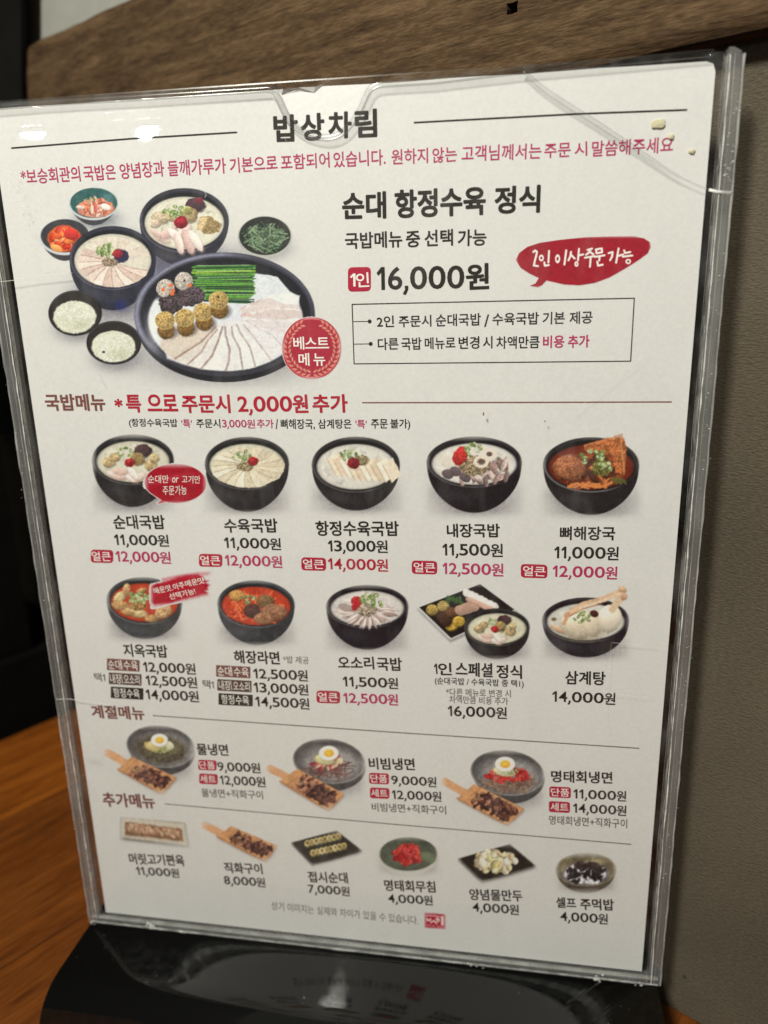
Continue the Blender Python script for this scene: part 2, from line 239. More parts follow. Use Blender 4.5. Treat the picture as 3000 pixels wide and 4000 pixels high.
PICS={'set': (1.185, (150, 15, 1500, 985), [(0.77, 211.14), (100.73, 210.86), (103.5, 271.88), (11.02, 275.79)]), 'badge': (4.74, (220, 60, 1370, 1260), [(86.86, 214.55), (106.88, 214.45), (107.63, 234.03), (88.08, 234.38)]), 'bubble': (2.5523, (150, 40, 1530, 590), [(159.0, 240.48), (197.84, 239.6), (196.85, 254.45), (158.68, 255.71)]), 'r10': (1.0369, (255, 215, 640, 562), [(15.13, 167.74), (49.99, 168.57), (52.87, 197.92), (19.2, 197.74)]), 'r11': (1.0369, (700, 215, 1095, 562), [(55.29, 168.7), (89.32, 169.5), (90.91, 198.13), (57.99, 197.95)]), 'r12': (1.0369, (1130, 215, 1545, 562), [(92.27, 169.57), (126.36, 170.38), (126.8, 198.32), (93.77, 198.14)]), 'r13': (1.106, (160, 235, 620, 610), [(130.89, 169.67), (164.61, 170.49), (163.9, 198.12), (131.2, 197.93)]), 'r14': (1.106, (660, 225, 1130, 615), [(167.49, 170.18), (200.31, 170.98), (198.51, 199.01), (166.66, 198.84)]), 'balloon': (5.53, (-10, 150, 1400, 1090), [(35.71, 172.31), (59.11, 172.8), (60.44, 187.73), (37.43, 187.46)]), 'r20': (1.2762, (255, 50, 680, 405), [(14.02, 119.75), (46.87, 121.5), (49.48, 148.52), (17.61, 147.37)]), 'r21': (1.2762, (800, 65, 1250, 430), [(55.74, 120.03), (88.81, 121.82), (90.26, 148.92), (58.16, 147.74)]), 'r22': (1.106, (60, 80, 460, 398), [(95.55, 119.96), (127.87, 121.76), (128.22, 148.4), (96.81, 147.2)]), 'r23': (1.106, (455, 70, 990, 432), [(127.43, 118.8), (168.76, 121.18), (167.92, 150.71), (127.85, 149.2)]), 'r24': (1.106, (995, 78, 1410, 436), [(169.15, 120.87), (199.69, 122.63), (197.96, 151.22), (168.3, 150.09)]), 'brush': (5.53, (120, 40, 1490, 880), [(33.67, 134.47), (57.34, 135.52), (58.59, 149.97), (35.3, 149.14)]), 'n0': (1.2762, (125, 90, 600, 462), [(5.39, 54.94), (44.61, 58.56), (47.58, 90.49), (9.67, 87.75)]), 'n1': (1.2762, (930, 150, 1455, 545), [(70.28, 53.7), (110.48, 57.59), (111.43, 90.33), (72.56, 87.4)]), 'n2': (1.185, (490, 80, 1000, 458), [(136.05, 53.65), (174.9, 57.57), (173.83, 90.12), (136.2, 87.15)]), 'e0': (1.2762, (200, 545, 575, 725), [(8.68, 31.12), (40.33, 34.5), (41.89, 50.96), (10.77, 47.95)]), 'e1': (1.2762, (610, 570, 1015, 800), [(42.58, 27.82), (75.52, 31.48), (76.79, 52.15), (44.53, 48.98)]), 'e2': (1.2762, (1040, 612, 1440, 828), [(77.36, 29.13), (108.6, 32.65), (109.18, 51.71), (78.52, 48.63)]), 'e3': (1.185, (185, 478, 510, 690), [(111.2, 29.12), (137.54, 32.15), (137.6, 51.98), (111.77, 49.34)]), 'e4': (1.185, (560, 512, 960, 725), [(141.52, 29.27), (172.66, 32.93), (172.07, 52.44), (141.5, 49.26)]), 'e5': (1.185, (1015, 560, 1330, 770), [(176.98, 29.22), (200.57, 32.06), (199.5, 51.03), (176.33, 48.55)]), 'logo': (8.295, (450, 670, 1190, 1270), [(130.09, 8.01), (138.73, 9.14), (138.75, 17.59), (130.18, 16.52)])}
MARKS={'notch': [(76.87, 296.93), (82.81, 296.91), (88.72, 297.08), (90.5, 296.24), (91.8, 293.44), (93.1, 290.79), (95.13, 287.77), (98.31, 285.33), (101.9, 284.01), (105.53, 283.5), (109.19, 284.29), (112.16, 286.56), (114.77, 289.62), (116.65, 293.01), (118.13, 295.28), (120.27, 296.25), (123.78, 296.36), (136.2, 295.93)], 'crack': [(160.08, 297.29), (165.54, 292.77), (171.14, 288.98), (179.52, 283.77), (186.51, 279.26), (193.52, 274.62), (201.94, 269.2), (210.37, 265.27)], 'crumbs': [(195.27, 283.57), (196.33, 282.57), (199.88, 279.23), (205.45, 275.34), (199.22, 274.48)], 'glints': [(13.06, 289.52), (50.71, 288.44), (-14.81, 62.54), (74.19, 18.61)], 'streak': [(5.09, 68.75), (20.55, -1.09), (194.09, -2.45), (210.36, 265.47), (217.3, 264.53), (198.25, 152.99), (210.7, 150.9), (199.91, 125.76)], 'scuff': [(5.54, 277.69), (6.18, 273.59), (7.37, 270.19), (8.2, 267.16), (8.67, 261.84)], 'flap': [(90.94, 297.33), (92.77, 297.38), (97.48, 297.11), (101.99, 297.01), (104.18, 297.67), (101.74, 295.59), (93.48, 297.18), (91.94, 295.84)], 'hairs': [(86.64, 270.31), (87.74, 269.21), (150.59, 204.41), (150.84, 203.39), (168.94, 202.26), (169.12, 201.48)]}

# ------------------------------------------------------------------ printed pictures: colours of the print, computed point by point
PAPER = (203, 198, 188)
def lin(c): c = np.asarray(c, float) / 255; return np.where(c <= .04045, c / 12.92, ((c + .055) / 1.055) ** 2.4)
def alb(c): return np.clip(lin(c) / lin(PAPER) * 0.74, 0.002, .9)       # printed colour -> albedo on white stock
rng = np.random.RandomState(7)
def vnoise(ny, nx, cell):
    gy, gx = int(ny / cell) + 3, int(nx / cell) + 3; g = rng.rand(gy, gx)
    y = np.arange(ny) / cell; x = np.arange(nx) / cell; iy = y.astype(int); ix = x.astype(int)
    fy = (y - iy)[:, None]; fx = (x - ix)[None]; fy = fy * fy * (3 - 2 * fy); fx = fx * fx * (3 - 2 * fx)
    a = g[iy][:, ix]; b = g[iy][:, ix + 1]; c = g[iy + 1][:, ix]; d = g[iy + 1][:, ix + 1]
    return a * (1 - fy) * (1 - fx) + b * (1 - fy) * fx + c * fy * (1 - fx) + d * fy * fx
class Pic:
    def __init__(s, name, step=2.8):
        s.sc, (x0, y0, x1, y1), s.quad = PICS[name]; s.name = name
        s.u = step * s.sc; s.nx = int((x1 - x0) / s.u) + 1; s.ny = int((y1 - y0) / s.u) + 1
        s.X, s.Y = np.meshgrid(np.linspace(x0, x1, s.nx), np.linspace(y0, y1, s.ny)); s.x0, s.y0 = x0, y0
        s.C = np.empty((s.ny, s.nx, 3)); s.C[:] = PAPER
        s.N1 = vnoise(s.ny, s.nx, 1.3) - .5; s.N2 = vnoise(s.ny, s.nx, 3.5) * .6 + vnoise(s.ny, s.nx, 8) * .4 - .5
    def box(s, xa, ya, xb, yb, pad=3):
        u = s.u; i0 = max(0, int((ya - s.y0) / u) - pad); i1 = min(s.ny, int((yb - s.y0) / u) + pad + 2)
        j0 = max(0, int((xa - s.x0) / u) - pad); j1 = min(s.nx, int((xb - s.x0) / u) + pad + 2)
        return (slice(i0, max(i1, i0)), slice(j0, max(j1, j0)))
    def put(s, sl, d, col, soft=1.3, a=1., tex=0, n2=0, shade=None):
        m = np.clip(.5 - d / (soft * s.u), 0, 1) * a
        col = np.asarray(col, float) + np.zeros(d.shape + (3,))
        f = 1 + tex * 2 * s.N1[sl] + n2 * 2 * s.N2[sl]
        if shade is not None: f = f * shade
        col = np.clip(col * f[..., None], 0, 255)
        s.C[sl] = s.C[sl] * (1 - m[..., None]) + col * m[..., None]
    def ell(s, cx, cy, rx, ry, col, rot=0, soft=1.3, a=1., tex=0, n2=0, wob=0, sh=0):
        r = max(rx, ry) * (1 + wob) + s.u * soft; sl = s.box(cx - r, cy - r, cx + r, cy + r)
        x = s.X[sl] - cx; y = s.Y[sl] - cy; c, q = math.cos(rot), math.sin(rot); px = (x * c + y * q) / rx; py = (-x * q + y * c) / ry
        rr = np.sqrt(px * px + py * py)
        if wob: rr = rr + wob * 2 * s.N2[sl]
        shade = None
        if sh: shade = 1 - sh * (py * .55 + px * .25) - sh * .6 * np.clip(rr - .6, 0, 1) * 1.2
        s.put(sl, (rr - 1) * min(rx, ry), col, soft, a, tex, n2, shade)
    def ring(s, cx, cy, rx, ry, w, col, a0=None, a1=None, rot=0, a=1., soft=1.3):
        r = max(rx, ry) + w; sl = s.box(cx - r, cy - r, cx + r, cy + r)
        x = s.X[sl] - cx; y = s.Y[sl] - cy; c, q = math.cos(rot), math.sin(rot); px = (x * c + y * q) / rx; py = (-x * q + y * c) / ry
        rr = np.sqrt(px * px + py * py); d = abs(rr - 1) * min(rx, ry) - w / 2
        if a0 is not None:
            t = np.degrees(np.arctan2(py, px)) % 360; mid = (a0 + a1) / 2; dt = abs((t - mid + 180) % 360 - 180); a = a * np.clip(((a1 - a0) / 2 - dt) / 25 + .5, 0, 1)
        s.put(sl, d, col, soft, a)
    def glow(s, cx, cy, rx, ry, col, a, rot=0, p=2.):
        r = max(rx, ry) * 1.6; sl = s.box(cx - r, cy - r, cx + r, cy + r); x = s.X[sl] - cx; y = s.Y[sl] - cy
        c, q = math.cos(rot), math.sin(rot); rr = ((x * c + y * q) / rx) ** 2 + ((-x * q + y * c) / ry) ** 2
        m = (a * np.exp(-rr ** (p / 2) * 1.6))[..., None]; s.C[sl] = s.C[sl] * (1 - m) + np.asarray(col, float) * m
    def poly(s, P, col, soft=1.3, a=1., tex=0, n2=0, wob=0, blur=0):
        P = np.asarray(P, float); sl = s.box(P[:, 0].min() - blur, P[:, 1].min() - blur, P[:, 0].max() + blur, P[:, 1].max() + blur)
        x, y = s.X[sl], s.Y[sl]; d = np.full(x.shape, 1e9); ins = np.zeros(x.shape, bool)
        for (ax, ay), (bx, by) in zip(P, np.roll(P, -1, 0)):
            ex, ey = bx - ax, by - ay; t = np.clip(((x - ax) * ex + (y - ay) * ey) / (ex * ex + ey * ey + 1e-9), 0, 1)
            d = np.minimum(d, np.hypot(x - ax - t * ex, y - ay - t * ey))
            if ay != by: ins ^= ((ay > y) != (by > y)) & (x < ex * (y - ay) / (by - ay) + ax)
        d = np.where(ins, -d, d)
        if wob: d = d + wob * 2 * s.N2[sl]
        if blur: s.put(sl, d, col, blur / s.u, a)
        else: s.put(sl, d, col, soft, a, tex, n2)
    def line(s, P, w, col, a=1., soft=1.3, tex=0, n2=0):
        P = np.asarray(P, float); sl = s.box(P[:, 0].min() - w, P[:, 1].min() - w, P[:, 0].max() + w, P[:, 1].max() + w)
        x, y = s.X[sl], s.Y[sl]; d = np.full(x.shape, 1e9)
        for (ax, ay), (bx, by) in zip(P[:-1], P[1:]):
            ex, ey = bx - ax, by - ay; t = np.clip(((x - ax) * ex + (y - ay) * ey) / (ex * ex + ey * ey + 1e-9), 0, 1)
            d = np.minimum(d, np.hypot(x - ax - t * ex, y - ay - t * ey))
        s.put(sl, d - w / 2, col, soft, a, tex, n2)
    def scatter(s, n, cx, cy, rx, ry, cols, sx, sy, rot=None, a=1., sh=.3, tex=.1, wob=.15):
        for i in range(n):
            t = rng.rand() * 6.283; q = math.sqrt(rng.rand()); c = cols[rng.randint(len(cols))]; k = .7 + .6 * rng.rand()
            r = rng.rand() * 3.14 if rot is None else rot + .5 * (rng.rand() - .5)
            s.ell(cx + rx * q * math.cos(t), cy + ry * q * math.sin(t), sx * k, sy * k, c, r, a=a, sh=sh, tex=tex, wob=wob)
    def build(s, z=.015, parent=None, name='printed_picture'):
        fy = np.minimum(np.arange(s.ny), np.arange(s.ny)[::-1]) / 12.; fx = np.minimum(np.arange(s.nx), np.arange(s.nx)[::-1]) / 12.; fm = np.clip(np.minimum(fy[:, None], fx[None]), 0, 1)[..., None]; ink = np.clip(abs(s.C - np.array(PAPER)).max(-1, keepdims=True) / 40 - .3, 0, 1); hf = (vnoise(s.ny, s.nx, 1.05) - .5)[..., None]; s.C = np.clip(s.C * (1 + ink * (.12 * hf + .10 * s.N1[..., None] + .10 * s.N2[..., None])), 0, 255); s.C = np.array(PAPER) * (1 - fm) + s.C * fm
        src = np.array([(s.X[0, 0], s.Y[-1, 0]), (s.X[0, -1], s.Y[-1, 0]), (s.X[0, -1], s.Y[0, 0]), (s.X[0, 0], s.Y[0, 0])])
        A = []; b = []
        for (x, y), (u, v) in zip(src, s.quad):
            A += [[x, y, 1, 0, 0, 0, -u * x, -u * y], [0, 0, 0, x, y, 1, -v * x, -v * y]]; b += [u, v]
        h = np.append(np.linalg.solve(np.array(A, float), np.array(b, float)), 1).reshape(3, 3)
        q = h @ np.stack([s.X.ravel(), s.Y.ravel(), np.ones(s.X.size)]); q = q[:2] / q[2]
        v = np.stack([(q[0] - 105) * MM, np.full(q.shape[1], -z * MM), q[1] * MM], 1)
        i = np.arange(s.ny * s.nx).reshape(s.ny, s.nx); f = np.stack([i[1:, :-1], i[1:, 1:], i[:-1, 1:], i[:-1, :-1]], -1).reshape(-1, 4)
        keep = np.ones(len(f), bool)
        pc = abs(s.C - np.array(PAPER)).max(-1).ravel(); keep = (pc[f] > .4).any(1); f = f[keep]     # blank stock stays with the sheet
        used = np.unique(f); mp = np.full(len(v), -1); mp[used] = np.arange(len(used)); v = v[used]; f = mp[f]
        me = bpy.data.meshes.new(name); me.vertices.add(len(v)); me.vertices.foreach_set('co', v.ravel())
        me.loops.add(f.size); me.loops.foreach_set('vertex_index', f.ravel().astype(np.int32)); me.polygons.add(len(f))
        me.polygons.foreach_set('loop_start', np.arange(0, f.size, 4, dtype=np.int32)); me.update(calc_edges=True); me.validate()
        ca = me.color_attributes.new('print_colour', 'FLOAT_COLOR', 'POINT'); c = np.ones((len(v), 4)); c[:, :3] = alb(s.C.reshape(-1, 3)[used])
        ca.data.foreach_set('color', c.ravel()); me.materials.append(MAT['print'])
        o = bpy.data.objects.new(name, me); COL.objects.link(o); o.parent = parent; return o
# ---- food painters
BLK = (38, 34, 34)
def bowl(p, cx, cy, rx, ry, dep, soup, body=BLK, rim=(88, 82, 80), rot=0., sx=.885, sy=.80, off=.07, taper=.16, shade=.55, n2=.05):
    p.glow(cx + .04 * rx, cy + ry * .75 + dep * .75, rx * .98, (ry + dep) * .52, (60, 52, 58), shade, p=2.4)
    t = np.linspace(0, math.pi, 36); c, q = math.cos(rot), math.sin(rot)
    bx = rx * np.cos(t) * (1 - taper * np.sin(t) ** 1.5); by = (ry + dep) * np.sin(t) ** .8 + np.where(np.sin(t) < .05, 0, 0)
    P = [(cx + x * c - y * q * .3, cy + y + x * q) for x, y in zip(bx, by)]
    p.poly(P, body, n2=.12, tex=.05)
    p.glow(cx - rx * .35, cy + ry * .95 + dep * .35, rx * .5, dep * .4, tuple(min(255, v + 26) for v in body), .55, rot=.2)
    p.ell(cx, cy, rx, ry, tuple(v * .95 + 4 for v in body), rot, n2=.08)
    p.ring(cx, cy, rx * .972, ry * .965, ry * .045, rim, 60, 200, rot, a=.8); p.ring(cx, cy, rx * .955, ry * .94, ry * .03, rim, 250, 330, rot, a=.45)
    p.ell(cx, cy + .02 * ry, rx * .925, ry * .89, tuple(v * .62 for v in body), rot)
    p.ell(cx, cy + off * ry, rx * sx, ry * sy, soup, rot, n2=n2, soft=2)
    p.ring(cx, cy + off * ry, rx * sx * .97, ry * sy * .96, ry * .06, tuple(v * .80 for v in soup), rot=rot, a=.45, soft=3)
    p.scatter(36, cx, cy + off * ry, rx * sx * .9, ry * sy * .9, (tuple(v * .90 for v in soup), tuple(min(255, v * 1.1) for v in soup), tuple(v * .82 for v in soup)), rx * .07, ry * .05, a=.45, sh=.1)
    p.glow(cx - rx * .45, cy - ry * .30, rx * .16, ry * .10, (244, 240, 226), .45)
def onion(p, cx, cy, r, n=14):
    for i in range(n):
        t = rng.rand() * 6.28; q = r * math.sqrt(rng.rand()); x, y = cx + q * math.cos(t) * 1.2, cy + q * math.sin(t) * .75; k = r * (.17 + .12 * rng.rand())
        g = [(146, 156, 96), (116, 134, 76), (178, 182, 136), (92, 110, 62)][rng.randint(4)]
        p.ell(x, y, k * 1.15, k * .8, g, rng.rand() * 3, sh=.3); p.ell(x, y, k * .5, k * .32, (198, 198, 164) if rng.rand() < .6 else (98, 120, 62), rng.rand() * 3)
def slices(p, cx, cy, rx, ry, a0, a1, n, r0=.25, cols=((220, 205, 190), (206, 188, 172)), edge=(150, 122, 108), curl=.12, ew=.03, x0=None, y0=None):
    x0 = cx if x0 is None else x0; y0 = cy if y0 is None else y0
    for i in range(n):
        t0 = math.radians(a0 + (a1 - a0) * i / n); t1 = math.radians(a0 + (a1 - a0) * (i + 1.25) / n)
        def pt(t, k): return (x0 + (cx + rx * math.cos(t) - x0) * k, y0 + (cy + ry * math.sin(t) - y0) * k)
        c = cols[i % len(cols)]; k = 1 - .06 * rng.rand(); tm = (t0 + t1) / 2
        P = [pt(t0 + curl, r0), pt(t0 + curl * .5, .6), pt(t0, k), pt(tm, k * 1.03), pt(t1, k), pt(t1 + curl * .5, .6), pt(t1 + curl, r0)]
        p.poly(P, c, n2=.06, tex=.04, wob=p.u * .8)
        w = max(p.u * .9, rx * ew); p.line([pt(t0 + curl, r0), pt(t0 + curl * .6, .6), pt(t0, k * .98)], w, edge, a=.75, soft=1.8, n2=.2)
def redblob(p, cx, cy, r, c=(150, 32, 36)):
    p.ell(cx, cy, r, r * .85, c, wob=.14, sh=.35, tex=.22, n2=.2); p.glow(cx - r * .3, cy - r * .3, r * .4, r * .3, (196, 74, 66), .4)
def powder(p, cx, cy, rx, ry, c=(124, 110, 82)):
    p.ell(cx, cy, rx, ry, c, wob=.22, tex=.45, n2=.2, sh=.15, soft=2)
def chunk(p, cx, cy, rx, ry, c, rot=0, wob=.1):
    p.ell(cx + rx * .1, cy + ry * .22, rx, ry, tuple(v * .55 for v in c), rot, wob=wob, soft=2, a=.6); p.ell(cx, cy, rx, ry, c, rot, wob=wob, sh=.3, tex=.16, n2=.12)
def soup_sundae(p, cx, cy, k, kx=1.):
    """sausage pieces, pork, red paste and scallion; offsets for a bowl 165 wide"""
    def E(x, y): return cx + x * k * kx, cy + y * k
    for x, y, r in ((-95, -2, 27), (-70, -22, 22), (75, 12, 28)): chunk(p, *E(x, y), r * k, r * .8 * k, (176, 150, 108))
    chunk(p, *E(42, -48), 36 * k, 25 * k, (66, 42, 44)); chunk(p, *E(20, -14), 30 * k, 26 * k, (142, 118, 74)); chunk(p, *E(88, -18), 20 * k, 18 * k, (186, 164, 120))
    for i, (x, y, r) in enumerate(((-72, 48, .3), (-40, 55, -.2), (-5, 62, .5), (25, 60, -.5), (-50, 36, .1), (2, 44, .9))):
        p.ell(*E(x + 3, y + 4), 33 * k, 14 * k, (160, 128, 112), r, a=.6, soft=2); p.ell(*E(x, y), 32 * k, 13 * k, ((224, 200, 184), (212, 180, 164), (232, 214, 200))[i % 3], r, wob=.12, sh=.2, tex=.06)
    onion(p, *E(-30, -40), 26 * k, 12); redblob(p, *E(-10, 2), 21 * k)
def kimchi(p, cx, cy, rx, ry, cols, n=26):
    p.ell(cx, cy, rx, ry, cols[0], wob=.12, n2=.25, soft=2)
    p.scatter(n, cx, cy, rx * .8, ry * .8, cols, rx * .26, ry * .2, sh=.45, tex=.14, wob=.2)
def rice(p, cx, cy, rx, ry):
    p.ell(cx, cy, rx, ry, (204, 201, 178), wob=.05, n2=.08, soft=2)
    p.scatter(260, cx, cy, rx * .94, ry * .94, ((222, 218, 200), (210, 207, 184), (196, 193, 168), (230, 226, 210), (214, 211, 190)), rx * .055, ry * .033, sh=.1, tex=.05, wob=0)
    p.glow(cx + rx * .35, cy + ry * .45, rx * .6, ry * .45, (150, 146, 112), .35)
def noodles(p, cx, cy, rx, ry, cols, n=40, w=3.):
    for i in range(n):
        t = rng.rand() * 6.28; q = math.sqrt(rng.rand()) * .85; x, y = cx + rx * q * math.cos(t), cy + ry * q * math.sin(t); a = rng.rand() * 3.14; L = rx * (.25 + .25 * rng.rand()); b = (rng.rand() - .5) * L
        P = [(x + L * u * math.cos(a) - b * (1 - u * u) * math.sin(a), y + .7 * (L * u * math.sin(a) + b * (1 - u * u) * math.cos(a))) for u in (-1, -.5, 0, .5, 1)]
        p.line(P, w, cols[rng.randint(len(cols))], tex=.1)
def board(p, H, P, cols=((96, 60, 50), (70, 42, 40), (126, 84, 66), (58, 36, 36))):
    """serving board: handle polyline H, blade corners P, grilled pork on it"""
    P = np.array(P, float); c = P.mean(0)
    p.poly(P + (4, 12), (120, 96, 84), blur=18 * p.sc * .7, a=.5)
    wood = (196, 142, 96); p.line(H, 30 * p.sc, (204, 152, 110), soft=1.6); p.poly(P, wood, n2=.08, wob=1)
    e = P[1] - P[0]; p.line([P[3], P[2]], 7 * p.sc * .8, (158, 104, 62), a=.8); p.line([P[1], P[2]], 5 * p.sc * .8, (166, 110, 64), a=.7)
    a = P[0] + .14 * e; b = P[3] + .14 * (P[2] - P[3]); p.line([a, b], 2.4 * p.sc, (150, 104, 70), a=.8)
    L0 = (P[0] + P[3]) / 2; L1 = (P[1] + P[2]) / 2; w = np.linalg.norm(P[3] - P[0])
    for i in range(110):
        t = .22 + .70 * rng.rand(); q = L0 + (L1 - L0) * t + (rng.rand() - .5) * .74 * (P[3] - P[0])
        col = cols[rng.randint(4)]; 
        if t < .5 and rng.rand() < .45: col = (168, 118, 92)
        p.ell(q[0], q[1], w * .16 * (.7 + .6 * rng.rand()), w * .085, col, rng.rand() * 3.14, sh=.4, tex=.16, wob=.2)
    q = L0 + .27 * (L1 - L0); onion(p, q[0], q[1], w * .09, 4)
def plate(p, P, col, edge, blur=20):
    P = np.array(P, float); c = P.mean(0); p.poly(P + (2, 12), (92, 84, 84), blur=blur * p.sc, a=.55)
    p.poly(P + (0, 4 * p.sc), tuple(v * .75 for v in edge), wob=.5); p.poly(P, edge); p.poly(c + (P - c) * .955, col, n2=.1)
def metal(p, cx, cy, rx, ry, dep, rot=.12, col=(112, 108, 104), inner=(138, 133, 128)):
    p.glow(cx + .1 * rx, cy + ry * .8 + dep * .6, rx, (ry + dep) * .5, (70, 62, 66), .5, p=2.4)
    t = np.linspace(0, math.pi, 30); P = [(cx + rx * math.cos(a) * (1 - .2 * math.sin(a) ** 2) + dep * .1, cy + (ry + dep) * math.sin(a) ** .85 + rx * math.cos(a) * rot) for a in t]
    p.poly(P, tuple(v * .62 for v in col), n2=.15); p.ell(cx, cy, rx, ry, tuple(v * .9 for v in col), rot, n2=.15)
    p.ell(cx, cy, rx * .965, ry * .95, tuple(v * .7 for v in col), rot, n2=.1); p.ell(cx + rx * .08, cy + ry * .14, rx * .84, ry * .76, inner, rot, n2=.1, soft=10)
    p.glow(cx + rx * .5, cy + ry * .1, rx * .3, ry * .4, (178, 172, 164), .5)
    p.ring(cx, cy, rx * .985, ry * .975, ry * .035, (170, 164, 156), 10, 170, rot, a=.6)
def egg(p, cx, cy, r):
    p.ell(cx + r * .05, cy + r * .15, r, r * .78, (150, 140, 120), a=.5, soft=3); p.ell(cx, cy, r, r * .74, (236, 230, 216), wob=.03, sh=.08); p.ell(cx + r * .02, cy, r * .52, r * .40, (226, 168, 62), sh=.1); p.glow(cx, cy, r * .25, r * .18, (246, 204, 96), .7)
SER = ()
def paint_all(card):
    # --- set meal, large group
    p = Pic('set', 2.3)
    def V(*q): return [(592.5 + x * .6071, 296.3 + y * .6071) for x, y in q]
    def Wc(*q): return [(154 + x * .5714, 23.7 + y * .5714) for x, y in q]
    p.glow(560, 560, 250, 120, (84, 82, 100), .55); p.glow(760, 400, 130, 90, (70, 68, 92), .75, p=3); p.glow(930, 360, 200, 60, (90, 86, 104), .6); p.glow(1040, 800, 460, 165, (72, 66, 76), .62, p=3)
    p.glow(600, 350, 90, 120, (70, 74, 96), .5, p=3)
    # kimchi dish at the top, kimchi dish at the left, chives dish
    p.glow(450, 185, 120, 60, (90, 92, 100), .7, p=3); t = np.linspace(0, math.pi, 24)
    for cx, cy, rx, ry, dep in ((433, 115, 113, 75, 24), (300, 268, 117, 84, 26)): p.poly([(cx + rx * math.cos(a) * (1 - .2 * math.sin(a)), cy + (ry + dep) * math.sin(a)) for a in t], (62, 60, 62), n2=.1)
    p.ell(433, 115, 113, 75, (188, 188, 184)); p.ell(434, 110, 109, 70, (44, 84, 80), n2=.12); p.glow(500, 90, 40, 30, (108, 140, 140), .5)
    kimchi(p, 442, 134, 86, 44, ((204, 128, 104), (222, 160, 140), (190, 96, 76), (228, 190, 172), (206, 116, 84)), 34); p.ell(490, 128, 24, 14, (226, 222, 206), .4, sh=.2); onion(p, 415, 96, 20, 8)
    p.ell(300, 268, 118, 84, (190, 188, 186)); p.ell(301, 262, 112, 77, (54, 54, 56), n2=.1); kimchi(p, 298, 275, 76, 62, ((204, 84, 44), (222, 116, 62), (188, 50, 32), (230, 150, 96), (196, 66, 44), (214, 106, 76)), 44)
    p.ell(262, 320, 30, 16, (224, 150, 84), .4, sh=.3); p.ell(330, 255, 34, 26, (190, 52, 44), .3, sh=.35)
    p.glow(1236, 318, 130, 70, (104, 100, 104), .55, p=3); p.ell(1226, 268, 126, 97, (172, 168, 158)); p.ell(1226, 262, 119, 89, (40, 42, 38), n2=.1)
    for i in range(120):
        a = rng.rand() * 6.28; q = math.sqrt(rng.rand()); x, y = 1226 + 84 * q * math.cos(a), 272 + 58 * q * math.sin(a); b = rng.rand() * 3.14; L = 18 + 20 * rng.rand()
        p.line([(x - L * math.cos(b), y - L * math.sin(b) * .8), (x + L * math.cos(b), y + L * math.sin(b) * .8)], 5.5, ((78, 98, 70), (104, 124, 92), (58, 76, 54), (130, 146, 116))[rng.randint(4)], tex=.1)
    # two stew bowls
    bowl(p, 853, 192, 206, 151, 60, (208, 200, 178), body=(44, 42, 50), rim=(84, 80, 92), shade=.4)
    for x, y, c, r in ((740, 178, (186, 166, 138), 40), (715, 205, (200, 176, 150), 26), (790, 170, (190, 170, 130), 30)): chunk(p, x, y, r, r * .75, c)
    chunk(p, 905, 118, 46, 32, (70, 48, 54)); p.ell(922, 98, 20, 15, (110, 34, 46), wob=.1, sh=.3); chunk(p, 878, 165, 36, 34, (156, 134, 96)); chunk(p, 868, 142, 22, 18, (160, 152, 90))
    p.poly([(925, 175), (965, 168), (1028, 208), (1015, 245), (950, 255), (915, 232)], (142, 120, 82), n2=.2, tex=.2, wob=3); p.poly([(925, 178), (965, 172), (950, 214), (930, 240), (912, 226)], (196, 168, 124), n2=.1, tex=.1, wob=2)
    for i, (x, y, r, a) in enumerate(((745, 268, 46, .5), (775, 250, 48, -.5), (815, 262, 50, .7), (850, 244, 46, -.7), (870, 290, 60, 1.2), (905, 284, 56, 1.0), (828, 296, 52, 1.3), (720, 250, 30, .6))):
        p.ell(x + 5, y + 7, r, r * .4, (160, 128, 116), a, a=.6, soft=2.5); p.ell(x, y, r, r * .38, ((222, 198, 184), (206, 172, 160), (232, 212, 198))[i % 3], a, wob=.12, sh=.25, tex=.05)
    onion(p, 803, 148, 40, 22); redblob(p, 838, 200, 33, (140, 34, 46))
    bowl(p, 522, 366, 200, 149, 92, (206, 196, 176), body=(40, 40, 50), rim=(80, 78, 92), sy=.82, shade=.5)
    slices(p, 528, 384, 170, 116, 20, 215, 11, .2, ((214, 192, 176), (202, 176, 160), (222, 204, 188)), (150, 118, 100), .1, .018, 520, 385)
    slices(p, 528, 384, 170, 116, 215, 340, 6, .3, ((212, 200, 180), (206, 190, 172)), (190, 170, 150), .1, .012, 520, 370)
    p.ell(560, 356, 36, 32, (44, 42, 66), wob=.15, soft=2.5); onion(p, 490, 328, 42, 24); powder(p, 508, 385, 38, 20, (132, 112, 92)); redblob(p, 545, 345, 24, (150, 38, 48)); p.glow(560, 582, 36, 30, (26, 34, 96), .8)
    # rice bowls
    for cx, cy, rx, ry, ox in ((348, 620, 124, 105, 0), (527, 757, 127, 101, 0)):
        p.glow(cx + 12, cy + 70, rx, ry * .75, (96, 92, 98), .65, p=3); p.ell(cx, cy, rx, ry, (30, 27, 27)); p.ring(cx, cy, rx * .96, ry * .95, 4, (88, 84, 82), 200, 330, a=.6)
        p.ell(cx, cy + 2, rx * .93, ry * .92, (42, 37, 35), n2=.1); rice(p, cx - 2, cy + 18, rx * .80, ry * .72)
    p.ell(480, 800, 7, 5, (44, 34, 30))
    # platter
    p.ell(1040, 660, 410, 280, (32, 30, 34)); p.ell(1040, 626, 418, 287, (52, 50, 57)); p.ring(1040, 626, 408, 277, 15, (128, 126, 142), 150, 280, a=.95, soft=4); p.ring(1040, 628, 411, 281, 8, (104, 102, 120), 290, 350, a=.55, soft=3)
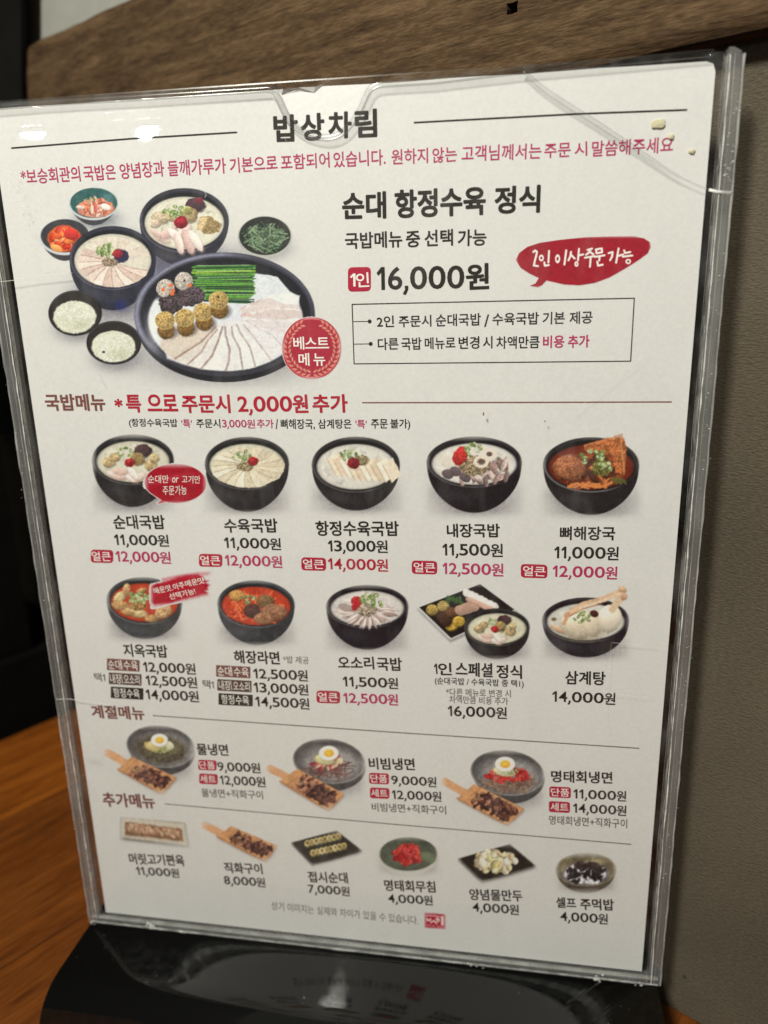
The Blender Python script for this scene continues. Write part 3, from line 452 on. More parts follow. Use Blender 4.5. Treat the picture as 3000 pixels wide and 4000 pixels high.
    p.ell(1044, 628, 392, 262, (28, 27, 33), n2=.1); p.ell(1044, 652, 358, 236, (206, 204, 204), soft=3, n2=.03); p.glow(720, 700, 60, 120, (226, 224, 230), .6)
    p.poly(V((330, 250), (480, 165), (940, 160), (1010, 250), (900, 330), (480, 420), (200, 420)), (32, 32, 40), blur=26)
    # pork fan
    S = V
    p.poly(S((300, 880), (250, 740), (420, 680), (620, 620), (760, 600), (860, 590), (1200, 480), (1310, 520), (1240, 760), (1080, 900), (800, 970), (560, 960), (420, 925)), (212, 204, 198), n2=.06, tex=.05, soft=4)
    for P, c in (([(950, 230), (1060, 240), (1140, 260), (1230, 370), (1310, 400), (1300, 500), (1100, 470), (960, 400)], (206, 206, 204)),
                 ([(850, 500), (1010, 425), (1250, 380), (1300, 420), (1300, 500), (1100, 500), (870, 545)], (206, 190, 182)), ([(1050, 400), (1250, 380), (1300, 420), (1290, 470), (1180, 460)], (222, 222, 220)),
                 ([(870, 545), (1080, 490), (1320, 510), (1330, 570), (1200, 580), (960, 575)], (202, 184, 176)), ([(880, 575), (1100, 570), (1220, 620), (1200, 700), (1000, 640)], (208, 196, 190)),
                 ([(880, 590), (1000, 640), (1190, 700), (1150, 820), (1090, 880), (990, 760), (880, 640)], (214, 208, 204)), ([(830, 610), (900, 680), (1000, 780), (1090, 890), (980, 940), (930, 780), (840, 690)], (218, 213, 208)),
                 ([(770, 620), (840, 690), (930, 790), (975, 945), (880, 965), (860, 830), (790, 710)], (220, 215, 208)), ([(740, 620), (790, 710), (850, 800), (880, 965), (750, 970), (775, 850), (745, 720)], (216, 210, 202)),
                 ([(690, 640), (750, 640), (770, 780), (745, 970), (560, 958), (660, 850), (690, 740)], (220, 214, 206)), ([(620, 620), (700, 660), (680, 790), (560, 955), (450, 928), (560, 820)], (214, 206, 196)),
                 ([(560, 620), (660, 640), (600, 780), (460, 925), (350, 880), (480, 800)], (208, 196, 182)), ([(250, 740), (470, 660), (640, 640), (520, 780), (350, 885), (250, 800)], (204, 188, 170))):
        p.poly(S(*P), c, n2=.05, tex=.05, wob=2.5, soft=2)
    p.glow(*S((760, 530))[0], 46, 30, (214, 218, 228), .8)
    for P, w, c in (([(670, 640), (560, 750), (360, 880)], 9, (140, 106, 92)), ([(680, 660), (610, 740), (560, 830), (460, 920)], 7, (136, 108, 98)), ([(720, 640), (690, 740), (640, 860), (560, 955)], 9, (134, 104, 94)), ([(740, 640), (745, 700), (775, 810), (770, 900), (745, 970)], 9, (128, 102, 96)),
                    ([(790, 640), (800, 710), (850, 800), (875, 960)], 8, (134, 112, 104)), ([(830, 620), (860, 690), (930, 790), (970, 940)], 7, (136, 116, 108)), ([(880, 620), (950, 700), (1010, 780), (1090, 890)], 5, (156, 138, 128)), ([(900, 590), (1010, 660), (1100, 700), (1180, 790)], 4, (172, 156, 148)),
                    ([(850, 520), (960, 450), (1100, 400), (1240, 382)], 4, (228, 216, 208)), ([(870, 555), (1000, 520), (1100, 495), (1310, 510)], 4, (226, 212, 204)), ([(890, 580), (1050, 585), (1210, 625)], 4, (224, 212, 206)), ([(850, 515), (900, 480), (1000, 440)], 4, (186, 150, 138)), ([(870, 552), (920, 545)], 14, (190, 150, 138)),
                    ([(1060, 250), (1140, 265), (1230, 370), (1240, 385)], 5, (226, 226, 224))):
        p.line(S(*P), w, c, a=.7, soft=2.6, n2=.2)
    # chives
    for i in range(46):
        y = 165 + 285 * (i / 46) + rng.rand() * 8; x0 = 500 + 60 * rng.rand() - 20 + max(0, (y - 330)) * .9; x1 = 940 + 30 * rng.rand() - max(0, y - 380) * .5; b = (rng.rand() - .5) * 26
        c = ((52, 96, 46), (78, 128, 54), (34, 70, 40), (128, 168, 92), (96, 146, 60), (30, 58, 38), (44, 84, 44))[rng.randint(7)]
        if 205 < y < 235: c = ((130, 160, 56), (104, 146, 56))[i % 2]
        p.line(S((x0, y), ((x0 + x1) / 2, y + b * .5), (x1, y + b)), 6.5, c, tex=.15)
    for y in (172, 214, 262): p.line(S((530, y), (930, y - 6)), 3, (196, 214, 170), a=.6)
    for y in (330, 345, 372, 420, 436): p.line(S((600, y), (960, y + 10)), 6, (26, 44, 30), a=.8)
    # sausage pieces
    for x, y in ((285, 345), (425, 290)):
        q = S((x + 35, y + 110), (x, y)); p.ell(*q[0], 52, 52, (66, 52, 54), wob=.12, tex=.5, n2=.25, sh=.2); p.ell(*q[1], 42, 43, (172, 160, 146), wob=.06, tex=.28, n2=.12, sh=.2)
    q = S((340, 460), (505, 400)); p.ell(*q[0], 54, 42, (70, 58, 60), wob=.12, tex=.6, n2=.25, sh=.2); p.ell(*q[1], 52, 42, (74, 62, 66), wob=.12, tex=.6, n2=.25, sh=.2)
    for x, y in ((268, 355), (325, 320), (345, 362), (335, 385), (468, 322)): p.ell(*S((x, y))[0], 10, 8, (212, 106, 58), rng.rand() * 3, wob=.15)
    p.ell(*S((430, 287))[0], 5, 5, (40, 34, 34))
    for x, y in ((283, 590), (432, 570), (572, 525), (690, 435)):
        q = S((x + 8, y + 72), (x, y)); p.ell(q[1][0] + 14, q[1][1] + 52, 46, 34, (56, 44, 36), a=.6, soft=6); p.ell(*q[0], 40, 42, (120, 88, 46), wob=.06, tex=.25, n2=.15, sh=.3); p.ell(*q[1], 45, 42, (168, 138, 84), wob=.05, tex=.28, n2=.15, sh=.22); p.ring(q[1][0], q[1][1], 43, 40, 5, (190, 160, 96), a=.6, soft=2)
    p.ell(*S((688, 410))[0], 6, 5, (54, 40, 26))
    p.build(.015, card)
    # --- round badge with laurel
    p = Pic('badge', 1.5); p.ell(795, 662, 550, 576, (158, 42, 56)); p.ring(795, 662, 515, 545, 16, (214, 96, 92), a=.9)
    for sgn in (1, -1):
        for i in range(15):
            t = math.radians(100 + sgn * (-10) + 0) if 0 else None
            a = math.radians(90 + sgn * (8 + i * 10.6)); R1, R2 = 455, 480; x, y = 800 + R1 * math.cos(a) * -1, 655 + R2 * math.sin(a)
            tan = math.atan2(math.cos(a) * R2, math.sin(a) * R1)
            for d in (.55, -.5):
                xx = x + (28 if d > 0 else -28) * math.cos(a) * -1 * 1.4; yy = y + (28 if d > 0 else -28) * math.sin(a) * 1.4
                p.ell(xx, yy, 44, 19, (196, 128, 108), tan + d * sgn, soft=1.5)
    p.build(.04, card)
    # --- speech bubble with brush lettering
    p = Pic('bubble', 1.4)
    p.poly([(165, 295), (200, 225), (280, 165), (400, 125), (600, 95), (860, 68), (1100, 60), (1340, 58), (1440, 78), (1500, 115), (1512, 165), (1480, 230), (1400, 290), (1250, 385), (1100, 470), (950, 525), (800, 548), (650, 540), (470, 500), (430, 545), (385, 568), (305, 552), (360, 530), (395, 475), (300, 430), (215, 375)], (146, 24, 38), n2=.03)
    wc = (232, 222, 206)
    for P in ([(340, 215), (358, 200), (376, 212), (372, 240), (356, 300), (345, 350), (386, 356)], [(497, 205), (490, 320)], [(450, 320), (455, 352), (494, 346)], [(668, 200), (650, 340)], [(716, 215), (708, 260), (690, 298)], [(714, 240), (740, 268), (752, 280)], [(795, 185), (785, 298)], [(790, 250), (836, 240)],
              [(880, 195), (925, 182)], [(915, 185), (890, 225), (865, 242)], [(905, 215), (938, 238)], [(855, 272), (950, 256)], [(912, 270), (904, 362)], [(965, 190), (970, 228), (1025, 218), (1022, 180), (965, 190)], [(955, 264), (1050, 248)], [(1000, 262), (997, 300)], [(978, 312), (985, 352), (1030, 342)],
              [(1090, 227), (1130, 216), (1125, 260), (1105, 297)], [(1190, 180), (1165, 322)], [(1180, 256), (1235, 240)], [(1245, 200), (1255, 227), (1306, 215)], [(1232, 262), (1326, 250)]): p.line(P, 19, wc)
    for x, y, rx, ry in ((420, 275, 18, 24), (582, 283, 18, 32), (770, 335, 13, 18), (1286, 310, 20, 19)): p.ring(x, y, rx, ry, 14, wc)
    p.build(.04, card)
    # --- first row of stews
    p = Pic('r10'); bowl(p, 435, 328, 165, 103, 88, (200, 192, 170)); soup_sundae(p, 432, 338, 1.); p.build(.015, card)
    p = Pic('balloon', 2.0); p.poly([(20 + 670 * (1 - math.cos(0)), 590)] + [(690 + 670 * math.cos(a), 598 + 422 * math.sin(a)) for a in np.linspace(math.pi, 2 * math.pi + 2.05, 50)] + [(480, 1010), (330, 1045), (290, 1030), (395, 960), (300, 900), (150, 800), (60, 710)], (150, 20, 34), n2=.03)
    p.glow(560, 500, 520, 90, (190, 90, 92), .45, rot=-.2); p.build(.04, card)
    p = Pic('r11'); bowl(p, 897, 343, 170, 108, 88, (206, 198, 172)); slices(p, 900, 358, 148, 84, 60, 235, 10, .15, ((216, 204, 176), (206, 192, 164), (222, 212, 188)), (150, 128, 96), .12, .016, 900, 350)
    slices(p, 900, 358, 148, 84, -125, 60, 9, .25, ((214, 200, 172), (204, 188, 160)), (176, 156, 124), .12, .012, 900, 350); powder(p, 890, 357, 34, 18); onion(p, 874, 312, 30, 16); redblob(p, 922, 334, 22); p.build(.015, card)
    p = Pic('r12'); bowl(p, 1338, 348, 178, 114, 72, (206, 198, 184))
    for i in range(10):
        x = 1235 + i * 25; y = 356 + i * 3 - abs(i - 4) * 2; p.poly([(x - 16, y - 26), (x + 26, y - 52), (x + 62, y + 16), (x + 24, y + 48)], ((224, 204, 178), (210, 188, 160), (230, 216, 194))[i % 3], n2=.06, wob=3); p.line([(x - 14, y - 24), (x + 24, y + 46)], 4, (176, 146, 114), a=.7)
    powder(p, 1360, 330, 34, 22); onion(p, 1308, 305, 30, 16); redblob(p, 1328, 342, 25, (128, 34, 38)); p.build(.015, card)
    p = Pic('r13'); bowl(p, 390, 360, 205, 111, 108, (208, 200, 188), body=(30, 24, 26))
    p.glow(310, 360, 90, 60, (216, 196, 170), .5)
    for i in range(46): p.ell(430 + (rng.rand() - .5) * 200, 400 + (rng.rand() - .5) * 90, 30 * (.6 + .6 * rng.rand()), 11, ((178, 150, 140), (150, 122, 112), (196, 172, 160), (120, 98, 92))[i % 4], rng.rand() * 3, sh=.4, wob=.2, tex=.1)
    for x, y in ((275, 412), (310, 400), (350, 425)): p.ell(x, y, 26, 20, (96, 82, 82), .5, sh=.3, wob=.15)
    powder(p, 390, 375, 62, 44, (140, 120, 92)); p.ell(330, 332, 30, 44, (176, 48, 42), .5, wob=.12, tex=.2, sh=.3); onion(p, 388, 305, 34, 18)
    for x, y, r in ((420, 358, 26), (455, 325, 24)): p.ring(x, y, r, r * .8, 12, (216, 200, 180)); p.ell(x, y, r * .55, r * .42, (92, 72, 64))
    p.build(.015, card)
    p = Pic('r14'); bowl(p, 895, 372, 207, 120, 96, (104, 40, 24), body=(36, 30, 30), rim=(120, 114, 112))
    kimchi(p, 890, 395, 150, 74, ((130, 66, 36), (160, 84, 44), (96, 48, 30), (182, 106, 60), (76, 40, 28)), 60); p.ell(800, 385, 70, 52, (150, 92, 62), .2, wob=.12, sh=.4, n2=.2, tex=.15)
    p.poly([(860, 285), (1030, 238), (1048, 300), (1040, 415), (1000, 405), (985, 330), (870, 312)], (160, 92, 52), n2=.3, tex=.2, wob=5); p.line([(1022, 250), (1038, 400)], 9, (196, 128, 82), a=.7); p.line([(870, 288), (1020, 246)], 8, (190, 118, 70), a=.6)
    for i in range(18): x = 790 + rng.rand() * 170; p.line([(x, 450 + rng.rand() * 24), (x + 30, 445 + rng.rand() * 30)], 9, (200, 122, 66), a=.9)
    for i in range(10): x = 970 + rng.rand() * 60; p.line([(x, 430), (x + 25, 440 + rng.rand() * 16)], 6, (88, 84, 42))
    onion(p, 900, 340, 44, 20); powder(p, 940, 385, 46, 34, (104, 96, 50)); onion(p, 945, 385, 34, 12); p.build(.015, card)
    # --- second row
    p = Pic('r20'); bowl(p, 465, 188, 188, 118, 72, (176, 62, 40), body=(58, 58, 58), rim=(106, 104, 102), rot=.05)
    for x, y, rx, ry, r in ((345, 165, 38, 22, -.6), (375, 130, 18, 30, .1), (345, 210, 44, 24, .1), (420, 245, 60, 22, .2), (500, 275, 36, 18, 0), (560, 240, 44, 30, -.4), (450, 135, 26, 12, -.3), (380, 245, 34, 14, .2)): chunk(p, x, y, rx, ry, ((206, 178, 128), (190, 150, 104), (172, 132, 86))[rng.randint(3)], r)
    onion(p, 440, 180, 46, 28); powder(p, 430, 215, 46, 20, (150, 112, 70)); p.build(.015, card)
    p = Pic('r21'); bowl(p, 1022, 205, 192, 119, 84, (178, 62, 38), body=(50, 52, 54), rim=(96, 98, 100), rot=.04)
    noodles(p, 1018, 220, 128, 68, ((198, 84, 52), (184, 66, 40), (212, 108, 70), (160, 50, 34)), 150, 7); chunk(p, 925, 160, 38, 26, (190, 140, 80)); chunk(p, 1000, 235, 40, 34, (78, 50, 44)); chunk(p, 1068, 190, 42, 34, (122, 92, 60)); chunk(p, 1110, 245, 66, 40, (142, 100, 74)); chunk(p, 1060, 275, 50, 28, (150, 106, 76))
    onion(p, 985, 180, 34, 12); p.build(.015, card)
    p = Pic('r22'); bowl(p, 260, 188, 177, 94, 92, (206, 196, 186), body=(28, 24, 28))
    for i in range(60):
        a = -.3 + i / 60 * 3.9; x, y = 262 + 118 * math.cos(a) * (.5 + .5 * rng.rand()), 205 + 56 * math.sin(a) * (.5 + .5 * rng.rand()); p.ell(x, y, 26, 7, ((206, 188, 176), (178, 154, 144), (150, 126, 118), (220, 206, 196))[i % 4], math.atan2(y - 200, x - 262), sh=.3, wob=.2)
    p.ell(160, 190, 26, 16, (160, 142, 134), .3); powder(p, 255, 205, 46, 26, (146, 130, 110)); p.ell(215, 165, 26, 24, (168, 44, 46), .4, wob=.2, tex=.25); p.ell(205, 190, 14, 14, (160, 40, 44), 0, wob=.2); onion(p, 280, 160, 42, 22); onion(p, 318, 190, 12, 4); p.build(.015, card)
    p = Pic('r23'); plate(p, [(474, 190), (750, 85), (905, 200), (618, 330)], (26, 22, 20), (206, 202, 194), 12)
    for x, y, c in ((540, 200, (160, 134, 74)), (588, 185, (168, 142, 86)), (585, 230, (66, 42, 30)), (622, 212, (92, 62, 40)), (622, 268, (190, 152, 60)), (655, 250, (176, 140, 60)), (600, 250, (60, 40, 32))): chunk(p, x, y, 27, 23, c)
    for i in range(9): p.ell(605 + rng.rand() * 60, 160 + (rng.rand() - .5) * 26, 15, 8, (58, 84, 44), rng.rand() * 3, sh=.3)
    for i in range(6): p.ell(660 + i * 12, 205 - i * 4, 26, 20, (186, 146, 124), .6, sh=.25, wob=.1); 
    for i in range(7): p.ell(690 + i * 20, 128 + i * 10, 17, 20, ((220, 208, 198), (232, 224, 216))[i % 2], -.6, sh=.2, wob=.1)
    for i in range(6): p.ell(706 + i * 18, 160 + i * 8, 22, 12, (196, 156, 136), .4, sh=.25, wob=.1)
    bowl(p, 820, 277, 141, 82, 56, (204, 196, 168), body=(30, 27, 28)); soup_sundae(p, 818, 284, .83, .95); p.build(.015, card)
    p = Pic('r24'); bowl(p, 1203, 246, 187, 98, 64, (202, 196, 182), body=(32, 28, 32)); p.ell(1190, 285, 96, 52, (150, 128, 100), a=.6, soft=8); p.ell(1170, 262, 74, 68, (214, 196, 168), .2, sh=.38, wob=.05, n2=.05); p.glow(1150, 235, 40, 26, (234, 222, 200), .7); p.ell(1232, 268, 40, 50, (206, 188, 160), -.1, sh=.35, wob=.05); p.ell(1306, 240, 52, 62, (222, 206, 182), .3, sh=.36, wob=.04); p.glow(1292, 215, 26, 26, (240, 230, 212), .7); p.line([(1318, 200), (1340, 168), (1366, 138)], 32, (206, 176, 144), soft=3)
    p.line([(1120, 225), (1190, 180), (1280, 155), (1362, 120)], 26, (206, 168, 134), soft=2, n2=.1); p.line([(1180, 190), (1270, 165), (1350, 132)], 12, (224, 200, 170), a=.7, soft=3); p.line([(1128, 232), (1195, 196), (1270, 176)], 5, (150, 92, 66), a=.7); p.ell(1362, 112, 20, 14, (196, 156, 120), .4, wob=.2, sh=.3); p.ell(1368, 145, 14, 16, (188, 146, 112), .4, wob=.2, sh=.3)
    p.line([(1130, 220), (1108, 262)], 14, (196, 146, 108), soft=2); p.ell(1080, 285, 32, 13, (196, 160, 128), .5, wob=.2, sh=.4); p.ell(1066, 242, 12, 8, (120, 96, 70)); p.ell(1240, 218, 19, 15, (66, 30, 28), .3, sh=.4); onion(p, 1190, 232, 34, 16); p.build(.015, card)
    p = Pic('brush', 1.8); rc = (160, 20, 38)
    p.poly([(150, 480), (170, 360), (420, 300), (680, 215), (1000, 130), (1190, 95), (1210, 150), (1300, 190), (1340, 270), (1420, 260), (1345, 310), (1460, 360), (1380, 420), (1410, 470), (1330, 480), (1390, 530), (1290, 560), (900, 650), (520, 760), (240, 790), (160, 740)], rc, soft=5, n2=.06, wob=10)
    p.line([(430, 245), (800, 165), (1190, 95), (1450, 70)], 42, (168, 60, 76), a=.75, soft=8); p.line([(700, 215), (1100, 135), (1400, 112)], 40, (170, 40, 56), a=.7, soft=8); p.line([(215, 830), (600, 720), (1000, 640), (1380, 550)], 40, (172, 50, 66), a=.7, soft=8)
    p.line([(170, 745), (560, 670)], 8, (110, 22, 26), a=.5, soft=3); p.build(.04, card)
    # --- cold noodles with boards
    for n, cx, cy, k, H, P, e in (('n0', 418, 212, 1., [(150, 242), (200, 268), (250, 300)], [(272, 262), (497, 366), (424, 450), (205, 325)], (412, 180)), ('n1', 1258, 285, 1.06, [(962, 322), (1010, 345), (1060, 372)], [(1100, 322), (1332, 448), (1255, 533), (1012, 385)], (1256, 245)), ('n2', 808, 200, 1., [(520, 240), (565, 268), (610, 292)], [(655, 252), (885, 365), (808, 443), (575, 318)], (797, 160))):
        p = Pic(n); metal(p, cx, cy, 170 * k, 104 * k, 36)
        if n == 'n0':
            p.ell(cx, cy + 14, 132, 70, (84, 76, 62), .12, n2=.2, tex=.2, soft=6); noodles(p, cx + 10, cy + 20, 100, 46, ((92, 82, 64), (70, 62, 50), (112, 100, 76)), 50, 4); p.glow(cx + 70, cy + 22, 34, 20, (120, 112, 84), .5); p.ell(e[0] - 10, e[1] + 34, 66, 28, (200, 180, 120), .2, wob=.2, sh=.3); p.ell(e[0] + 45, e[1] + 26, 30, 20, (206, 200, 164), .5, wob=.2, sh=.2); onion(p, e[0] + 10, e[1] + 50, 26, 8)
        elif n == 'n1':
            noodles(p, cx, cy + 38, 108, 44, ((110, 78, 70), (84, 58, 54), (134, 100, 88)), 90, 4); p.scatter(24, cx, cy + 12, 86, 26, ((176, 70, 70), (150, 50, 60), (206, 170, 140)), 20, 9); p.ell(e[0] - 20, e[1] + 34, 52, 26, (206, 196, 140), .2, wob=.15, sh=.3); p.ell(e[0] + 56, e[1] + 40, 18, 16, (220, 196, 150), .5, wob=.2, sh=.3); onion(p, e[0] + 40, e[1] + 26, 18, 6)
        else:
            noodles(p, cx + 4, cy + 46, 122, 34, ((120, 92, 76), (96, 72, 62), (142, 112, 92)), 110, 4); p.scatter(60, cx + 4, cy + 12, 100, 30, ((186, 46, 40), (160, 34, 34), (206, 66, 54), (190, 90, 80)), 15, 8, tex=.25); p.ell(e[0] - 6, e[1] + 34, 52, 22, (214, 206, 160), .2, wob=.15, sh=.3); onion(p, e[0] + 40, e[1] + 34, 22, 10)
        egg(p, e[0], e[1], 46 * k if n != 'n0' else 42)
        board(p, H, P); p.build(.015, card)
    # --- extra dishes
    p = Pic('e0'); plate(p, [(216, 562), (540, 590), (560, 710), (216, 666)], (186, 172, 152), (150, 146, 134), 12); p.poly([(226, 574), (532, 600), (548, 698), (228, 656)], (196, 184, 164)); p.poly([(240, 588), (520, 622), (532, 684), (240, 652)], (128, 92, 64), n2=.15, wob=3, soft=3)
    for i in range(110): p.ell(*(lambda t, v: (250 + 264 * t, 600 + 34 * t + 32 * v))(rng.rand(), rng.rand()), 13, 6, ((190, 152, 120), (172, 132, 102), (204, 170, 138), (154, 114, 86))[i % 4], .5 + rng.rand(), wob=.15, sh=.3)
    p.build(.015, card)
    p = Pic('e1'); board(p, [(640, 604), (690, 630), (735, 655)], [(768, 608), (1000, 706), (940, 786), (700, 662)]); p.build(.015, card)
    p = Pic('e2'); plate(p, [(1068, 690), (1295, 630), (1424, 730), (1174, 800)], (44, 42, 38), (84, 80, 74), 12)
    for r in range(2):
        for i in range(8): chunk(p, 1150 + i * 22 + r * 28, 695 - i * 5 + r * 48, 15, 17, ((196, 178, 116), (176, 156, 98), (206, 192, 140))[i % 3]); p.ell(1150 + i * 22 + r * 28, 692 - i * 5 + r * 48, 8, 8, (150, 124, 84) if i % 2 else (110, 86, 66), tex=.2)
    p.build(.015, card)
    p = Pic('e3'); p.glow(356, 626, 150, 76, (110, 98, 100), .55, p=3); p.ell(350, 585, 143, 88, (190, 184, 172)); p.ell(350, 576, 133, 78, (74, 80, 66), n2=.15); p.glow(300, 600, 60, 40, (104, 112, 92), .6); p.ell(440, 590, 44, 22, (120, 132, 96), .3, a=.6, soft=4)
    p.scatter(60, 350, 578, 60, 38, ((178, 48, 44), (150, 30, 34), (200, 72, 60), (184, 60, 60)), 20, 11, tex=.2); p.build(.015, card)
    p = Pic('e4'); plate(p, [(578, 596), (820, 528), (942, 630), (690, 705)], (36, 30, 26), (112, 106, 98), 12)
    p.scatter(70, 755, 612, 92, 42, ((222, 208, 168), (206, 190, 146), (232, 222, 196), (190, 176, 120), (200, 170, 130)), 20, 15, sh=.5); p.build(.015, card)
    p = Pic('e5'); p.glow(1180, 710, 146, 66, (96, 84, 84), .6, p=3); t = np.linspace(0, math.pi, 24); p.poly([(1172 + 140 * math.cos(a) * (1 - .12 * math.sin(a)), 645 + 112 * math.sin(a) ** .8) for a in t], (74, 66, 54), n2=.2); p.ell(1172, 648, 140, 78, (128, 116, 92), n2=.15); p.ell(1172, 650, 132, 71, (104, 92, 70), n2=.25); p.glow(1220, 610, 50, 22, (170, 156, 116), .8); p.glow(1070, 640, 22, 36, (160, 148, 116), .7)
    p.ell(1172, 668, 108, 52, (120, 112, 112), n2=.2, soft=4); p.scatter(60, 1172, 668, 96, 44, ((226, 222, 222), (206, 200, 202)), 13, 8, wob=.3); p.scatter(80, 1172, 664, 92, 46, ((34, 26, 28), (54, 44, 46), (30, 24, 24)), 13, 6, wob=.3); p.ell(1180, 630, 66, 18, (50, 38, 34), a=.8, wob=.3); p.build(.015, card)
    # --- shop seal
    p = Pic('logo', 1.3); p.poly([(468, 690), (800, 705), (1175, 765), (1170, 1248), (820, 1215), (478, 1190)], (160, 30, 46), wob=10, n2=.06); wc = (226, 190, 180)
    p.line([(540, 800), (800, 810), (1060, 850)], 40, wc, a=.75, soft=2); p.line([(1060, 850), (1060, 1080)], 84, wc, soft=2)
    for P in ([(565, 880), (565, 960), (680, 970), (680, 890)], [(565, 925), (680, 930)], [(780, 960), (690, 1030)], [(780, 960), (880, 1060)], [(850, 900), (970, 920)], [(905, 870), (910, 900)]): p.line(P, 42 if len(P) > 1 and P[0][0] > 600 else 34, wc, soft=2)
    p.ring(915, 965, 42, 34, 30, wc)
    for P in ([(585, 1085), (560, 1090), (580, 1115), (560, 1130)], [(615, 1085), (612, 1135)], [(640, 1138), (645, 1092), (680, 1140), (685, 1095)], [(745, 1100), (715, 1115), (740, 1145)], [(810, 1105), (775, 1102), (772, 1150), (808, 1155)], [(775, 1127), (805, 1130)], [(895, 1115), (895, 1165)], [(950, 1130), (925, 1125), (930, 1145), (952, 1140), (948, 1170)], [(1010, 1135), (985, 1135), (1008, 1155), (985, 1175), (1008, 1175)], [(1045, 1140), (1085, 1145), (1060, 1190)]): p.line(P, 12, wc, a=.8, soft=1.5)
    p.build(.04, card)
# ------------------------------------------------------------------ materials
MAT = {}
def nodes(name):
    m = bpy.data.materials.new(name); m.use_nodes = True; nt = m.node_tree; b = nt.nodes['Principled BSDF']; return m, nt, b
def N(nt, t, **k):
    n = nt.nodes.new(t)
    for a, v in k.items():
        if a.startswith('i_'): n.inputs[a[2:].replace('_', ' ')].default_value = v
        else: setattr(n, a, v)
    return n
def ramp(nt, stops):
    r = nt.nodes.new('ShaderNodeValToRGB'); e = r.color_ramp.elements
    while len(e) < len(stops): e.new(.5)
    for el, (p, c) in zip(e, stops): el.position = p; el.color = tuple(c) + (1,)
    return r
def stock(name, rgb=None):                                       # the printed sheet: colour, faint mottling, satin finish
    m, nt, b = nodes(name); L = nt.links
    geo = N(nt, 'ShaderNodeNewGeometry'); n1 = N(nt, 'ShaderNodeTexNoise', i_Scale=900.0, i_Detail=3.0); n2 = N(nt, 'ShaderNodeTexNoise', i_Scale=28.0, i_Detail=4.0)
    L.new(geo.outputs['Position'], n1.inputs['Vector']); L.new(geo.outputs['Position'], n2.inputs['Vector'])
    a = N(nt, 'ShaderNodeMath', operation='MULTIPLY_ADD'); L.new(n1.outputs[0], a.inputs[0]); a.inputs[1].default_value = .16; a.inputs[2].default_value = .90
    c = N(nt, 'ShaderNodeMath', operation='MULTIPLY_ADD'); L.new(n2.outputs[0], c.inputs[0]); c.inputs[1].default_value = .08; c.inputs[2].default_value = -.02
    s = N(nt, 'ShaderNodeMath', operation='ADD'); L.new(a.outputs[0], s.inputs[0]); L.new(c.outputs[0], s.inputs[1])
    mx = N(nt, 'ShaderNodeVectorMath', operation='SCALE'); L.new(s.outputs[0], mx.inputs['Scale'])
    if rgb is None:
        at = N(nt, 'ShaderNodeAttribute', attribute_name='print_colour'); L.new(at.outputs['Color'], mx.inputs[0])
    else: mx.inputs[0].default_value = tuple(float(v) for v in rgb)
    L.new(mx.outputs[0], b.inputs['Base Color']); b.inputs['Roughness'].default_value = .5; b.inputs['Specular IOR Level'].default_value = .25
    bp = N(nt, 'ShaderNodeBump', i_Strength=.12, i_Distance=.0002); L.new(n1.outputs[0], bp.inputs['Height']); L.new(bp.outputs[0], b.inputs['Normal'])
    return m
MAT['print'] = stock('printed_picture_ink')
MAT['sheet'] = stock('card_stock', alb(PAPER))
for k, c in dict(ink=(38, 34, 28), pink=(164, 44, 84), red=(160, 28, 44), brown=(112, 66, 58), white=(226, 214, 200), grey=(92, 82, 76), tag_red=(160, 30, 54), tag_brown=(112, 72, 66), tag_dark=(84, 62, 56), tag_black=(46, 38, 34), rule_brown=(122, 76, 66)).items():
    MAT[k] = stock('ink_' + k, alb(c))
